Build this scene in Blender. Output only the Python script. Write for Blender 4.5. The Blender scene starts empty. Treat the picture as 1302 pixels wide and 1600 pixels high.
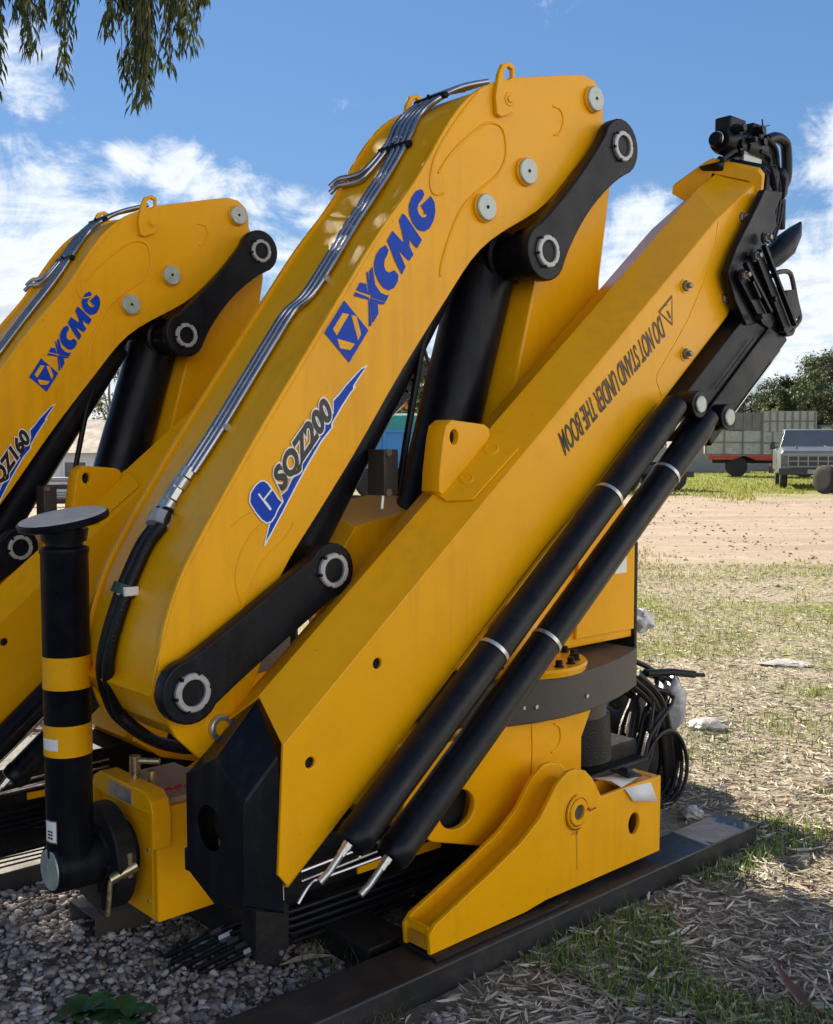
import bpy, bmesh, math, random
import numpy as np
from mathutils import Vector, Matrix, noise
random.seed(7); rng = np.random.default_rng(11)
R = math.radians
scene = bpy.context.scene
COL = scene.collection

# ------------------------------------------------------------------ camera
CAMH = 1.5; PITCH = R(3.56); F = 1690.0
cam = bpy.data.cameras.new('camera'); camo = bpy.data.objects.new('camera', cam); COL.objects.link(camo)
camo.location = (0, 0, CAMH); camo.rotation_euler = (R(90) - PITCH, 0, 0)
cam.sensor_fit = 'VERTICAL'; cam.sensor_height = 24; cam.sensor_width = 24; cam.lens = 24 * F / 1600
cam.clip_start = 0.05; cam.clip_end = 2000
cam.dof.use_dof = True; cam.dof.focus_distance = 3.6; cam.dof.aperture_fstop = 11
scene.camera = camo

# ------------------------------------------------------------------ light
SUN_EL = R(36); SUN_DIR = Vector((-.60, .80, 0)).normalized()      # horizontal direction towards the sun
sunv = Vector((SUN_DIR.x * math.cos(SUN_EL), SUN_DIR.y * math.cos(SUN_EL), math.sin(SUN_EL)))
sl = bpy.data.lights.new('sun', 'SUN'); sl.energy = 5.0; sl.angle = R(0.5); sl.color = (1.0, .88, .70)
so = bpy.data.objects.new('sun', sl); COL.objects.link(so); so.location = (0, 0, 20)
so.rotation_euler = (-sunv).to_track_quat('-Z', 'Y').to_euler()
scene.view_settings.view_transform = 'Standard'; scene.view_settings.look = 'None'
scene.view_settings.exposure = 1.35; scene.view_settings.gamma = 1

def rayd(x, y):
    a = x - 651; b = 800 - y
    return Vector((a, F * math.cos(PITCH) + b * math.sin(PITCH), -F * math.sin(PITCH) + b * math.cos(PITCH)))

world = bpy.data.worlds.new('World'); scene.world = world; world.use_nodes = True
nt = world.node_tree; nt.nodes.clear()
def N(nt, t, **k):
    n = nt.nodes.new(t)
    for a, b in k.items():
        if a in n.inputs: n.inputs[a].default_value = b
        else: setattr(n, a, b)
    return n
out = N(nt, 'ShaderNodeOutputWorld'); bg = N(nt, 'ShaderNodeBackground', Strength=0.15)
sky = N(nt, 'ShaderNodeTexSky', sky_type='NISHITA'); sky.sun_disc = False; sky.sun_elevation = SUN_EL
sky.sun_rotation = math.atan2(SUN_DIR.x, SUN_DIR.y); sky.air_density = 1.0; sky.dust_density = 0.1; sky.ozone_density = 3.0; sky.altitude = 1500
tc = N(nt, 'ShaderNodeTexCoord'); L = nt.links
sep = N(nt, 'ShaderNodeSeparateXYZ'); L.new(tc.outputs['Generated'], sep.inputs[0])
# cloud plane coordinates: direction divided by its height
zz = N(nt, 'ShaderNodeMath', operation='ADD'); L.new(sep.outputs[2], zz.inputs[0]); zz.inputs[1].default_value = .12
comb = N(nt, 'ShaderNodeCombineXYZ')
for i in (0, 1):
    d = N(nt, 'ShaderNodeMath', operation='DIVIDE'); L.new(sep.outputs[i], d.inputs[0]); L.new(zz.outputs[0], d.inputs[1]); L.new(d.outputs[0], comb.inputs[i])
n1 = N(nt, 'ShaderNodeTexNoise', Scale=3.0, Detail=12.0, Roughness=.66, Distortion=.5); L.new(comb.outputs[0], n1.inputs['Vector'])
nd = N(nt, 'ShaderNodeTexNoise', Scale=13.0, Detail=12.0, Roughness=.70, Distortion=.6); L.new(tc.outputs['Generated'], nd.inputs['Vector'])
# weather: where cloud banks stand in the sky (directions, angular radius, weight)
SPOTS = [(30, 120, .055, .42), (70, 105, .035, .34), (250, 170, .03, .22), (10, 240, .035, .35), (30, 360, .10, .55), (90, 380, .10, .5), (30, 480, .15, .75), (120, 520, .10, .55), (60, 420, .08, .6), (-150, 420, .16, .6),
         (130, 350, .05, .4), (215, 245, .035, .5), (270, 262, .04, .55), (320, 290, .035, .5), (390, 305, .04, .5), (450, 305, .03, .42), (495, 328, .03, .45),
         (440, 420, .035, .45), (300, 560, .08, .4), (1240, 280, .04, .38), (1290, 250, .05, .42), (1000, 345, .04, .5), (975, 400, .05, .55), (940, 440, .05, .4), (1250, 430, .07, .55), (1290, 400, .07, .5),
         (1240, 520, .09, .6), (1150, 560, .07, .4), (1400, 420, .12, .6), (700, 560, .1, .4), (-400, 500, .3, .5), (1900, 500, .3, .5), (1000, 520, .08, .35)]
acc = None
for px, py, rad, w in SPOTS:
    dv = rayd(px, py).normalized()
    vm = N(nt, 'ShaderNodeVectorMath', operation='DISTANCE'); L.new(tc.outputs['Generated'], vm.inputs[0]); vm.inputs[1].default_value = dv
    mr = N(nt, 'ShaderNodeMapRange', interpolation_type='SMOOTHERSTEP'); L.new(vm.outputs['Value'], mr.inputs[0])
    mr.inputs[1].default_value = 0; mr.inputs[2].default_value = rad * 1.5; mr.inputs[3].default_value = w; mr.inputs[4].default_value = 0
    if acc is None: acc = mr.outputs[0]
    else:
        mx = N(nt, 'ShaderNodeMath', operation='MAXIMUM'); L.new(acc, mx.inputs[0]); L.new(mr.outputs[0], mx.inputs[1]); acc = mx.outputs[0]
ma = N(nt, 'ShaderNodeMath', operation='MULTIPLY_ADD'); L.new(n1.outputs[0], ma.inputs[0]); ma.inputs[1].default_value = .9; ma.inputs[2].default_value = -.36
mb = N(nt, 'ShaderNodeMath', operation='MULTIPLY_ADD'); L.new(nd.outputs[0], mb.inputs[0]); mb.inputs[1].default_value = 1.25; L.new(ma.outputs[0], mb.inputs[2])
mc = N(nt, 'ShaderNodeMath', operation='ADD'); L.new(mb.outputs[0], mc.inputs[0]); L.new(acc, mc.inputs[1])
cr = N(nt, 'ShaderNodeMapRange', interpolation_type='SMOOTHSTEP'); L.new(mc.outputs[0], cr.inputs[0])
cr.inputs[1].default_value = .92; cr.inputs[2].default_value = 1.42; cr.inputs[3].default_value = 0; cr.inputs[4].default_value = 1
ccol = N(nt, 'ShaderNodeMapRange', interpolation_type='SMOOTHSTEP'); L.new(mc.outputs[0], ccol.inputs[0])
ccol.inputs[1].default_value = 1.15; ccol.inputs[2].default_value = 1.6; ccol.inputs[3].default_value = 0; ccol.inputs[4].default_value = 1
cmix = N(nt, 'ShaderNodeMix', data_type='RGBA'); L.new(ccol.outputs[0], cmix.inputs[0])
cmix.inputs[6].default_value = (3.1, 3.15, 3.2, 1); cmix.inputs[7].default_value = (1.9, 2.05, 2.3, 1)
sk1 = N(nt, 'ShaderNodeVectorMath', operation='DOT_PRODUCT'); L.new(sky.outputs[0], sk1.inputs[0]); sk1.inputs[1].default_value = (.33, .33, .33)
sk2 = N(nt, 'ShaderNodeMath', operation='MULTIPLY_ADD'); L.new(sk1.outputs['Value'], sk2.inputs[0]); sk2.inputs[1].default_value = .26; sk2.inputs[2].default_value = .75
sk3 = N(nt, 'ShaderNodeMath', operation='DIVIDE'); sk3.inputs[0].default_value = 1; L.new(sk2.outputs[0], sk3.inputs[1])
sk4 = N(nt, 'ShaderNodeVectorMath', operation='SCALE'); L.new(sky.outputs[0], sk4.inputs[0]); L.new(sk3.outputs[0], sk4.inputs['Scale'])
sk5 = N(nt, 'ShaderNodeHueSaturation', Saturation=1.10, Value=.54); L.new(sk4.outputs[0], sk5.inputs['Color'])
mix = N(nt, 'ShaderNodeMix', data_type='RGBA'); L.new(cr.outputs[0], mix.inputs[0]); L.new(sk5.outputs[0], mix.inputs[6]); L.new(cmix.outputs[2], mix.inputs[7])
bk = N(nt, 'ShaderNodeMapRange', interpolation_type='SMOOTHSTEP'); bdot = N(nt, 'ShaderNodeVectorMath', operation='DOT_PRODUCT'); L.new(tc.outputs['Generated'], bdot.inputs[0]); bdot.inputs[1].default_value = (.80, -.60, 0)  # unseen bright cloud bank added behind the camera to light the near faces
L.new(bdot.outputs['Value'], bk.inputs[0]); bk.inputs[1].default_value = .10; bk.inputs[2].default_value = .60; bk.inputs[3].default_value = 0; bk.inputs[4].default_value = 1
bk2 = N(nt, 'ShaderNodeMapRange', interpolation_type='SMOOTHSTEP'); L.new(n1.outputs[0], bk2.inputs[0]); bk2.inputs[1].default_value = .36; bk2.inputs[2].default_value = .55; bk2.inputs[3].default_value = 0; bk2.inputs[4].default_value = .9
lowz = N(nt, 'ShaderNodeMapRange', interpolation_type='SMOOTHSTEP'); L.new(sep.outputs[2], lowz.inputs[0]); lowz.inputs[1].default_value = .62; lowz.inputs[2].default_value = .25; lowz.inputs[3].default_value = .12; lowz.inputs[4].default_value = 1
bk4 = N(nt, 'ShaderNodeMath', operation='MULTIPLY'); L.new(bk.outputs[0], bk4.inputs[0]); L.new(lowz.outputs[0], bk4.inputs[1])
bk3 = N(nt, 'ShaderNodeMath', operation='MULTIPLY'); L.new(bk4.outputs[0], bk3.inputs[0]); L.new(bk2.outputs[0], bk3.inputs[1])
mix2 = N(nt, 'ShaderNodeMix', data_type='RGBA'); L.new(bk3.outputs[0], mix2.inputs[0]); L.new(mix.outputs[2], mix2.inputs[6]); mix2.inputs[7].default_value = (7.6, 7.2, 6.6, 1)  # colour of the added cloud bank, far brighter than the visible clouds
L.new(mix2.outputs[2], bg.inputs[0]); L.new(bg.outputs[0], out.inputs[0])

# ------------------------------------------------------------------ materials
def ramp(nt, fac, stops):
    r = nt.nodes.new('ShaderNodeValToRGB'); nt.links.new(fac, r.inputs[0])
    while len(r.color_ramp.elements) < len(stops): r.color_ramp.elements.new(.5)
    for e, (p, c) in zip(r.color_ramp.elements, stops):
        e.position = p; e.color = (*c, 1) if len(c) == 3 else c
    return r.outputs[0]
def mat(name, col, rough=.5, metal=0, var=.08, scale=6, bump=0, bscale=60, coat=0, dirt=None, spec=.5, rvar=.1):
    m = bpy.data.materials.new(name); m.use_nodes = True; nt = m.node_tree; b = nt.nodes['Principled BSDF']
    t = N(nt, 'ShaderNodeTexCoord'); n = N(nt, 'ShaderNodeTexNoise', Scale=scale, Detail=6.0, Roughness=.6); nt.links.new(t.outputs['Object'], n.inputs['Vector'])
    lo = [max(0, c * (1 - var)) for c in col]; hi = [min(1, c * (1 + var)) for c in col]
    c = ramp(nt, n.outputs[0], [(.3, lo), (.7, hi)])
    if dirt:
        dcol, amt = dirt
        n2 = N(nt, 'ShaderNodeTexNoise', Scale=scale * 2.7, Detail=9.0, Roughness=.72); nt.links.new(t.outputs['Object'], n2.inputs['Vector'])
        mr = N(nt, 'ShaderNodeMapRange'); nt.links.new(n2.outputs[0], mr.inputs[0]); mr.inputs[1].default_value = .5; mr.inputs[2].default_value = .8; mr.inputs[4].default_value = amt
        mx = N(nt, 'ShaderNodeMix', data_type='RGBA'); nt.links.new(mr.outputs[0], mx.inputs[0]); nt.links.new(c, mx.inputs[6]); mx.inputs[7].default_value = (*dcol, 1); c = mx.outputs[2]
    nt.links.new(c, b.inputs['Base Color'])
    rr = N(nt, 'ShaderNodeMapRange'); nt.links.new(n.outputs[0], rr.inputs[0]); rr.inputs[1].default_value = .3; rr.inputs[2].default_value = .7
    rr.inputs[3].default_value = max(.03, rough - rvar); rr.inputs[4].default_value = min(1, rough + rvar); nt.links.new(rr.outputs[0], b.inputs['Roughness'])
    b.inputs['Metallic'].default_value = metal; b.inputs['Coat Weight'].default_value = coat; b.inputs['Coat Roughness'].default_value = .12
    b.inputs['Specular IOR Level'].default_value = spec
    if bump:
        nb = N(nt, 'ShaderNodeTexNoise', Scale=bscale, Detail=4.0); nt.links.new(t.outputs['Object'], nb.inputs['Vector'])
        bp = N(nt, 'ShaderNodeBump', Strength=bump, Distance=.01); nt.links.new(nb.outputs[0], bp.inputs['Height']); nt.links.new(bp.outputs[0], b.inputs['Normal'])
    return m
def islandmat(name, stops, rough=.8, trans=0.0, var_noise=None):
    m = bpy.data.materials.new(name); m.use_nodes = True; nt = m.node_tree; b = nt.nodes['Principled BSDF']
    g = N(nt, 'ShaderNodeNewGeometry'); c = ramp(nt, g.outputs['Random Per Island'], stops); nt.links.new(c, b.inputs['Base Color']); b.inputs['Roughness'].default_value = rough
    b.inputs['Specular IOR Level'].default_value = .3
    if trans:
        o = nt.nodes['Material Output']; tr = N(nt, 'ShaderNodeBsdfTranslucent'); nt.links.new(c, tr.inputs[0]); ms = N(nt, 'ShaderNodeMixShader', Fac=trans)
        nt.links.new(b.outputs[0], ms.inputs[1]); nt.links.new(tr.outputs[0], ms.inputs[2]); nt.links.new(ms.outputs[0], o.inputs[0])
    return m
M = {}
M['yellow'] = mat('yellow paint', (.84, .39, .0012), .36, var=.05, scale=2.2, bump=.06, bscale=30, coat=.10, spec=.22, dirt=((.50, .23, .008), .30))
def weather(m, streak, chip, sa=.35, ca=.8):
    nt = m.node_tree; b_ = nt.nodes['Principled BSDF']; src = b_.inputs['Base Color'].links[0].from_socket; t = N(nt, 'ShaderNodeTexCoord')
    mp = N(nt, 'ShaderNodeMapping'); nt.links.new(t.outputs['Object'], mp.inputs[0]); mp.inputs['Scale'].default_value = (22, 22, 1.6)
    n = N(nt, 'ShaderNodeTexNoise', Scale=1.0, Detail=6.0, Roughness=.6); nt.links.new(mp.outputs[0], n.inputs['Vector'])
    n3 = N(nt, 'ShaderNodeTexNoise', Scale=1.7, Detail=3.0); nt.links.new(t.outputs['Object'], n3.inputs['Vector'])
    mu = N(nt, 'ShaderNodeMath', operation='MULTIPLY'); nt.links.new(n.outputs[0], mu.inputs[0]); nt.links.new(n3.outputs[0], mu.inputs[1])
    r_ = N(nt, 'ShaderNodeMapRange'); nt.links.new(mu.outputs[0], r_.inputs[0]); r_.inputs[1].default_value = .27; r_.inputs[2].default_value = .42; r_.inputs[4].default_value = sa
    x = N(nt, 'ShaderNodeMix', data_type='RGBA'); nt.links.new(r_.outputs[0], x.inputs[0]); nt.links.new(src, x.inputs[6]); x.inputs[7].default_value = (*streak, 1)
    n2 = N(nt, 'ShaderNodeTexNoise', Scale=75.0, Detail=3.0, Roughness=.7); nt.links.new(t.outputs['Object'], n2.inputs['Vector'])
    r2 = N(nt, 'ShaderNodeMapRange'); nt.links.new(n2.outputs[0], r2.inputs[0]); r2.inputs[1].default_value = .70; r2.inputs[2].default_value = .74; r2.inputs[4].default_value = ca
    y = N(nt, 'ShaderNodeMix', data_type='RGBA'); nt.links.new(r2.outputs[0], y.inputs[0]); nt.links.new(x.outputs[2], y.inputs[6]); y.inputs[7].default_value = (*chip, 1)
    nt.links.new(y.outputs[2], b_.inputs['Base Color'])
weather(M['yellow'], (.50, .22, .008), (.22, .12, .03), .28, .7)
M['black'] = mat('black paint', (.0035, .0048, .009), .38, var=.25, scale=8, bump=.05, bscale=80, dirt=((.020, .019, .019), .4), spec=.2)
weather(M['black'], (.030, .028, .026), (.10, .095, .09), .45, .5)
M['black_matt'] = mat('matt black steel', (.006, .0065, .008), .6, var=.3, scale=8, bump=.15, bscale=60, spec=.35, dirt=((.06, .048, .038), .5))
M['greycover'] = mat('grey brown cast cover', (.055, .048, .042), .55, var=.12, scale=5, bump=.1, bscale=60, dirt=((.1, .085, .07), .3))
M['zinc'] = mat('zinc plated steel', (.55, .56, .54), .35, metal=.85, var=.15, scale=25, bump=.05, dirt=((.3, .27, .22), .4))
M['pincap'] = mat('galvanised pin cap', (.42, .46, .42), .5, metal=.5, var=.2, scale=30, bump=.1, dirt=((.3, .3, .25), .5))
M['ring'] = mat('worn aluminium ring', (.40, .40, .39), .45, metal=.35, var=.12, scale=60, dirt=((.2, .2, .2), .5))
M['chrome'] = mat('bright steel pipe', (.42, .42, .47), .27, metal=1, var=.1, scale=20, dirt=((.35, .30, .27), .4))
M['rubber'] = mat('black rubber hose', (.006, .006, .007), .45, var=.2, scale=30, bump=.3, bscale=160, spec=.3)
M['padtop'] = mat('sky sheen foot pad', (.62, .59, .52), .5, metal=.1, var=.15, scale=12, dirt=((.25, .22, .18), .5))  # sky reflection on the pad top put into its pale colour
M['blue'] = mat('blue vinyl', (.002, .050, .42), .45, var=.04, scale=6, spec=.2)
M['white'] = mat('white vinyl', (.78, .78, .78), .4, var=.04)
M['inkblack'] = mat('black vinyl', (.012, .010, .010), .4, var=.05)
M['rail'] = mat('dark bolted steel rail', (.016, .017, .020), .5, var=.25, scale=5, bump=.15, bscale=40, dirt=((.09, .06, .04), .5))
M['dark'] = mat('dark hole shade', (.006, .006, .006), .9)  # near-black colour standing in for the shade inside holes
M['paper'] = mat('white paper', (.75, .75, .74), .7, var=.04)
M['seam'] = mat('weld seam', (.55, .24, .012), .5, var=.15, scale=40, bump=.3, bscale=200)
M['bolt'] = mat('dull bolt steel', (.22, .22, .21), .4, metal=.8, var=.3, scale=40)
M['brass'] = mat('yellowed zinc', (.5, .42, .25), .3, metal=.9, var=.25, scale=40)
M['film'] = mat('plastic film', (.30, .31, .33), .18, var=.25, scale=14, bump=.9, bscale=22, coat=.6)
M['green'] = mat('green sleeve', (.012, .05, .03), .5)
M['redtag'] = mat('red tag', (.45, .02, .02), .5)
M['wood'] = mat('raw wood block', (.36, .24, .14), .7, var=.2, scale=12)

# ------------------------------------------------------------------ mesh helpers
def link(name, me, m, parent=None, smooth=35, bevel=0):
    o = bpy.data.objects.new(name, me); COL.objects.link(o)
    if m is not None:
        me.materials.clear(); me.materials.append(m)
    if smooth:
        me.polygons.foreach_set('use_smooth', [True] * len(me.polygons))
        me.set_sharp_from_angle(angle=R(smooth))
    if bevel:
        md = o.modifiers.new('edge', 'BEVEL'); md.width = bevel; md.segments = 2; md.limit_method = 'ANGLE'; md.angle_limit = R(35)
    if parent is not None: o.parent = parent
    return o
def tag(o, label=None, cat=None, group=None, kind=None):
    if label: o['label'] = label
    if cat: o['category'] = cat
    if group: o['group'] = group
    if kind: o['kind'] = kind
    return o
class MB:
    def __init__(s): s.v = []; s.f = []
    def add(s, vs, fs):
        k = len(s.v); s.v += [tuple(p) for p in vs]; s.f += [tuple(i + k for i in f) for f in fs]; return s
    def box(s, lo, hi):
        x0, y0, z0 = lo; x1, y1, z1 = hi
        return s.add([(x0, y0, z0), (x1, y0, z0), (x1, y1, z0), (x0, y1, z0), (x0, y0, z1), (x1, y0, z1), (x1, y1, z1), (x0, y1, z1)],
                     [(0, 3, 2, 1), (4, 5, 6, 7), (0, 1, 5, 4), (1, 2, 6, 5), (2, 3, 7, 6), (3, 0, 4, 7)])
    def loft(s, secs, cap=True):
        n = len(secs[0]); vs = [p for q in secs for p in q]; fs = []
        for i in range(len(secs) - 1):
            for j in range(n):
                a = i * n + j; b = i * n + (j + 1) % n; fs.append((a, b, b + n, a + n))
        if cap: fs.append(tuple(range(n - 1, -1, -1))); fs.append(tuple(range((len(secs) - 1) * n, len(secs) * n)))
        return s.add(vs, fs)
    def tube(s, pts, r, seg=12, cap=True, smooth=0):
        pts = [Vector(p) for p in pts]
        if smooth: pts = catmull(pts, smooth)
        rs = r if isinstance(r, (list, tuple)) else [r] * len(pts)
        if len(rs) != len(pts): rs = [rs[0] + (rs[-1] - rs[0]) * i / (len(pts) - 1) for i in range(len(pts))]
        t = (pts[1] - pts[0]).normalized(); n = t.orthogonal().normalized(); secs = []
        for i, p in enumerate(pts):
            t2 = ((pts[min(i + 1, len(pts) - 1)] - p).normalized() + (p - pts[max(i - 1, 0)]).normalized())
            if t2.length > 1e-6:
                t2.normalize(); n = (n - t2 * n.dot(t2)).normalized(); t = t2
            b = t.cross(n)
            secs.append([p + (n * math.cos(a) + b * math.sin(a)) * rs[i] for a in [2 * math.pi * k / seg for k in range(seg)]])
        return s.loft(secs, cap)
    def lathe(s, p0, axis, prof, seg=40):
        p0 = Vector(p0); t = Vector(axis).normalized(); n = t.orthogonal().normalized(); b = t.cross(n)
        return s.loft([[p0 + t * h + (n * math.cos(a) + b * math.sin(a)) * max(r, 1e-4) for a in [2 * math.pi * k / seg for k in range(seg)]] for h, r in prof])
    def build(s, name, m, parent=None, smooth=35, bevel=0):
        me = bpy.data.meshes.new(name); me.from_pydata(s.v, [], s.f); me.validate(); me.update()
        bm = bmesh.new(); bm.from_mesh(me); bmesh.ops.recalc_face_normals(bm, faces=bm.faces); bm.to_mesh(me); bm.free()
        return link(name, me, m, parent, smooth, bevel)
def catmull(pts, k):
    out = []; n = len(pts)
    for i in range(n - 1):
        p0, p1, p2, p3 = pts[max(i - 1, 0)], pts[i], pts[i + 1], pts[min(i + 2, n - 1)]
        for j in range(k):
            t = j / k; out.append(.5 * ((2 * p1) + (p2 - p0) * t + (2 * p0 - 5 * p1 + 4 * p2 - p3) * t * t + (-p0 + 3 * p1 - 3 * p2 + p3) * t ** 3))
    out.append(pts[-1]); return out
def circ(c, r, n=40, ry=None):
    return [(c[0] + r * math.cos(2 * math.pi * i / n), c[1] + (ry or r) * math.sin(2 * math.pi * i / n)) for i in range(n)]
def fill2d(loops, half=.001, bevel=0, text=None, offset=0):
    cu = bpy.data.curves.new('c', 'CURVE'); cu.dimensions = '2D'; cu.fill_mode = 'BOTH'
    for lp in loops:
        sp = cu.splines.new('POLY'); sp.points.add(len(lp) - 1)
        for p, q in zip(sp.points, lp): p.co = (q[0], q[1], 0, 1)
        sp.use_cyclic_u = True
    cu.extrude = max(half - bevel, 0); cu.bevel_depth = bevel; cu.bevel_resolution = 1; cu.offset = -bevel
    o = bpy.data.objects.new('c', cu); me = bpy.data.meshes.new_from_object(o); bpy.data.objects.remove(o); bpy.data.curves.remove(cu)
    return me

# ------------------------------------------------------------------ crane frame: s along the folded booms, v across, z up
CA = R(42.5); U = Vector((math.cos(CA), math.sin(CA), 0)); V = Vector((-math.sin(CA), math.cos(CA), 0))
S0, V0 = 2.5, 2.63
def P(x, y, v):                       # a point of the crane's plane v
    d = rayd(x, y); t = v / d.dot(V); return (t * d.dot(U), CAMH + t * d.z)
def PS(x, y, s):
    d = rayd(x, y); t = s / d.dot(U); return (t * d.dot(V), CAMH + t * d.z)
def Lc(s, v, z): return Vector((s - S0, v - V0, z))
def Lp(x, y, v): q = P(x, y, v); return Lc(q[0], v, q[1])
def Q(pts, v): return [P(a, b, v) for a, b in pts]
def plate(name, loops, v0, v1, m, parent, bevel=.003, smooth=35):
    """solid plate standing in the s-z plane between v0 and v1; loops = outline + holes in (s,z)"""
    me = fill2d(loops, (v1 - v0) / 2, bevel)
    c = np.zeros(len(me.vertices) * 3); me.vertices.foreach_get('co', c); c = c.reshape(-1, 3)
    w = np.stack([c[:, 0] - S0, -c[:, 2] + (v0 + v1) / 2 - V0, c[:, 1]], 1); me.vertices.foreach_set('co', w.ravel()); me.update()
    return link(name, me, m, parent, smooth)
def disc(name, c, v0, v1, r, m, parent, hole=None, bev=.003):
    """round piece with its axis along v; centre c in (s,z); v0 is its near face"""
    h = v1 - v0
    if hole: pr = [(h, hole), (0.0015, hole), (0, hole + .0015), (0, r - bev), (bev, r), (h, r), (h, hole)]; mb = MB(); 
    else: pr = [(0, 0), (0, r - bev), (bev, r), (h - bev, r), (h, r - bev), (h, 0)]; mb = MB()
    if hole:
        p0 = Lc(c[0], v0, c[1]); secs = []
        for hh, rr in pr: secs.append([p0 + Vector((math.cos(a) * rr, hh, math.sin(a) * rr)) for a in [2 * math.pi * k / 40 for k in range(40)]])
        mb.loft(secs, cap=False)
    else: mb.lathe(Lc(c[0], v0, c[1]), (0, 1, 0), pr)
    return mb.build(name, m, parent)
def textmesh(body, bold=0.0, spacing=1.0):
    cu = bpy.data.curves.new('t', 'FONT'); cu.body = body; cu.size = 1; cu.offset = bold; cu.space_character = spacing; cu.fill_mode = 'BOTH'; cu.extrude = .001; cu.resolution_u = 4
    o = bpy.data.objects.new('t', cu); me = bpy.data.meshes.new_from_object(o); bpy.data.objects.remove(o); bpy.data.curves.remove(cu); return me
def text_on(name, body, O, E, H, v, m, parent, bold=0.0, spacing=1.0, thick=.0008, ref=None):
    """text mapped on the plane v: baseline O->E, cap height towards H (pixels of the photo give s,z)"""
    me = textmesh(body, bold, spacing)
    n = len(me.vertices); c = np.zeros(n * 3); me.vertices.foreach_get('co', c); c = c.reshape(-1, 3)
    if ref is None: x0, x1 = c[:, 0].min(), c[:, 0].max(); ref = (x0, x1)
    x0, x1 = ref; cap = .70
    o = np.array(P(*O, v)); e = np.array(P(*E, v)) - o; h = np.array(P(*H, v)) - o
    xy = o[None, :] + ((c[:, 0] - x0) / (x1 - x0))[:, None] * e + (c[:, 1] / cap)[:, None] * h
    zs = np.where(c[:, 2] > 0, -thick, 0)
    w = np.stack([xy[:, 0] - S0, v - V0 + zs, xy[:, 1]], 1); me.vertices.foreach_set('co', w.ravel()); me.update()
    return link(name, me, m, parent, 0), ref
def empty(name, loc, rz=0, sc=1):
    o = bpy.data.objects.new(name, None); COL.objects.link(o); o.location = loc; o.rotation_euler = (0, 0, rz); o.scale = (sc,) * 3; o.empty_display_size = .3; return o
def kids(o): return [c for c in bpy.data.objects if c.parent == o]
def copy_tree(o, parent=None, skip=()):
    c = o.copy(); COL.objects.link(c); c.parent = parent
    for ch in kids(o):
        if ch not in skip: copy_tree(ch, c, skip)
    return c
def world_at(s, v, z=0): return U * s + V * v + Vector((0, 0, z))

# ================================================================== THE CRANE
crane = empty('knuckle_boom_crane', world_at(S0, V0), CA)
tag(crane, 'nearer yellow truck crane, lettering ending in 200, striped leg standing at its left', 'crane', 'yellow folding truck cranes standing on the ground')
Y = M['yellow']; K = M['black']
BI, BJ = 2.42, 2.84      # inner boom side faces
# ---- inner boom
edge_ridge = [(231, 1096), (229, 1071), (236, 1036), (248, 1000), (255, 976), (273, 915), (287, 880), (312, 838), (347, 778), (384, 707), (530, 464), (599, 349), (649, 287), (672, 245), (687, 211), (710, 172), (730, 145), (749, 130), (772, 124)]
top_edge = [(800, 121), (890, 117), (912, 117), (928, 125), (939, 142), (943, 160), (943, 195), (945, 207)]
low_edge = [(905, 255), (868, 302), (858, 318), (842, 331), (803, 352), (766, 373), (735, 404), (709, 451), (685, 487), (620, 592), (556, 707), (471, 845), (453, 870), (436, 898), (425, 926), (421, 960), (417, 1000), (412, 1040), (402, 1075), (380, 1110), (352, 1150), (322, 1183), (312, 1185), (275, 1152), (245, 1122)]
def fair(pts, step=.03, it=14):
    P_ = [Vector(p) for p in pts]; out = [P_[0]]
    for a, b in zip(P_, P_[1:]):
        n = max(1, int((b - a).length / step)); out += [a.lerp(b, (k + 1) / n) for k in range(n)]
    for _ in range(it): out = [out[0]] + [(out[k - 1] + out[k] * 2 + out[k + 1]) / 4 for k in range(1, len(out) - 1)] + [out[-1]]
    return [tuple(p) for p in out]
prof = fair(Q([(275, 1152), (245, 1122)] + edge_ridge + top_edge[:1], BI)) + Q(top_edge[1:], BI) + fair(Q(low_edge[:-2], BI), .05, 3)
ridge = Q(edge_ridge, BI)
inner = plate('inner_boom', [prof], BI, BI + .018, Y, crane, .003)           # near cheek
ob = plate('cheek_plate', [prof], BJ - .018, BJ, Y, inner, .003)
# top skin between the cheeks, sunk a little below their rims
def inset(pts, d):
    n = len(pts); out = []
    for i, p in enumerate(pts):
        a = Vector(pts[max(i - 1, 0)]); b = Vector(pts[min(i + 1, n - 1)]); t = (b - a).normalized(); out.append((p[0] + t.y * d, p[1] - t.x * d))
    return out
rt = fair(Q([(330, 1178), (296, 1164), (275, 1152), (245, 1122)] + edge_ridge + top_edge[:5], BI))
skin_top = inset(rt, .010); skin_in = inset(rt, .024)
plate('top_skin', [skin_top + skin_in[::-1]], BI + .018, BJ - .018, Y, inner, 0)
lowp = Q(low_edge[4:16], BI)
li = inset(lowp, .030)
l0 = inset(lowp, .016)
plate('bottom_skin', [l0 + li[::-1]], BI + .018, BJ - .018, Y, inner, 0)
# closed nose of the knuckle
noseP = Q([(231, 1096), (245, 1120), (275, 1148), (295, 1165)], BI); n0 = inset(noseP, -.02)
# web plates inside the knuckle fork
wb = Q([(240, 1090), (330, 1000), (352, 1040), (280, 1140)], BI)
plate('web_plate', [wb], BI + .02, BJ - .02, Y, inner, .002)
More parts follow.
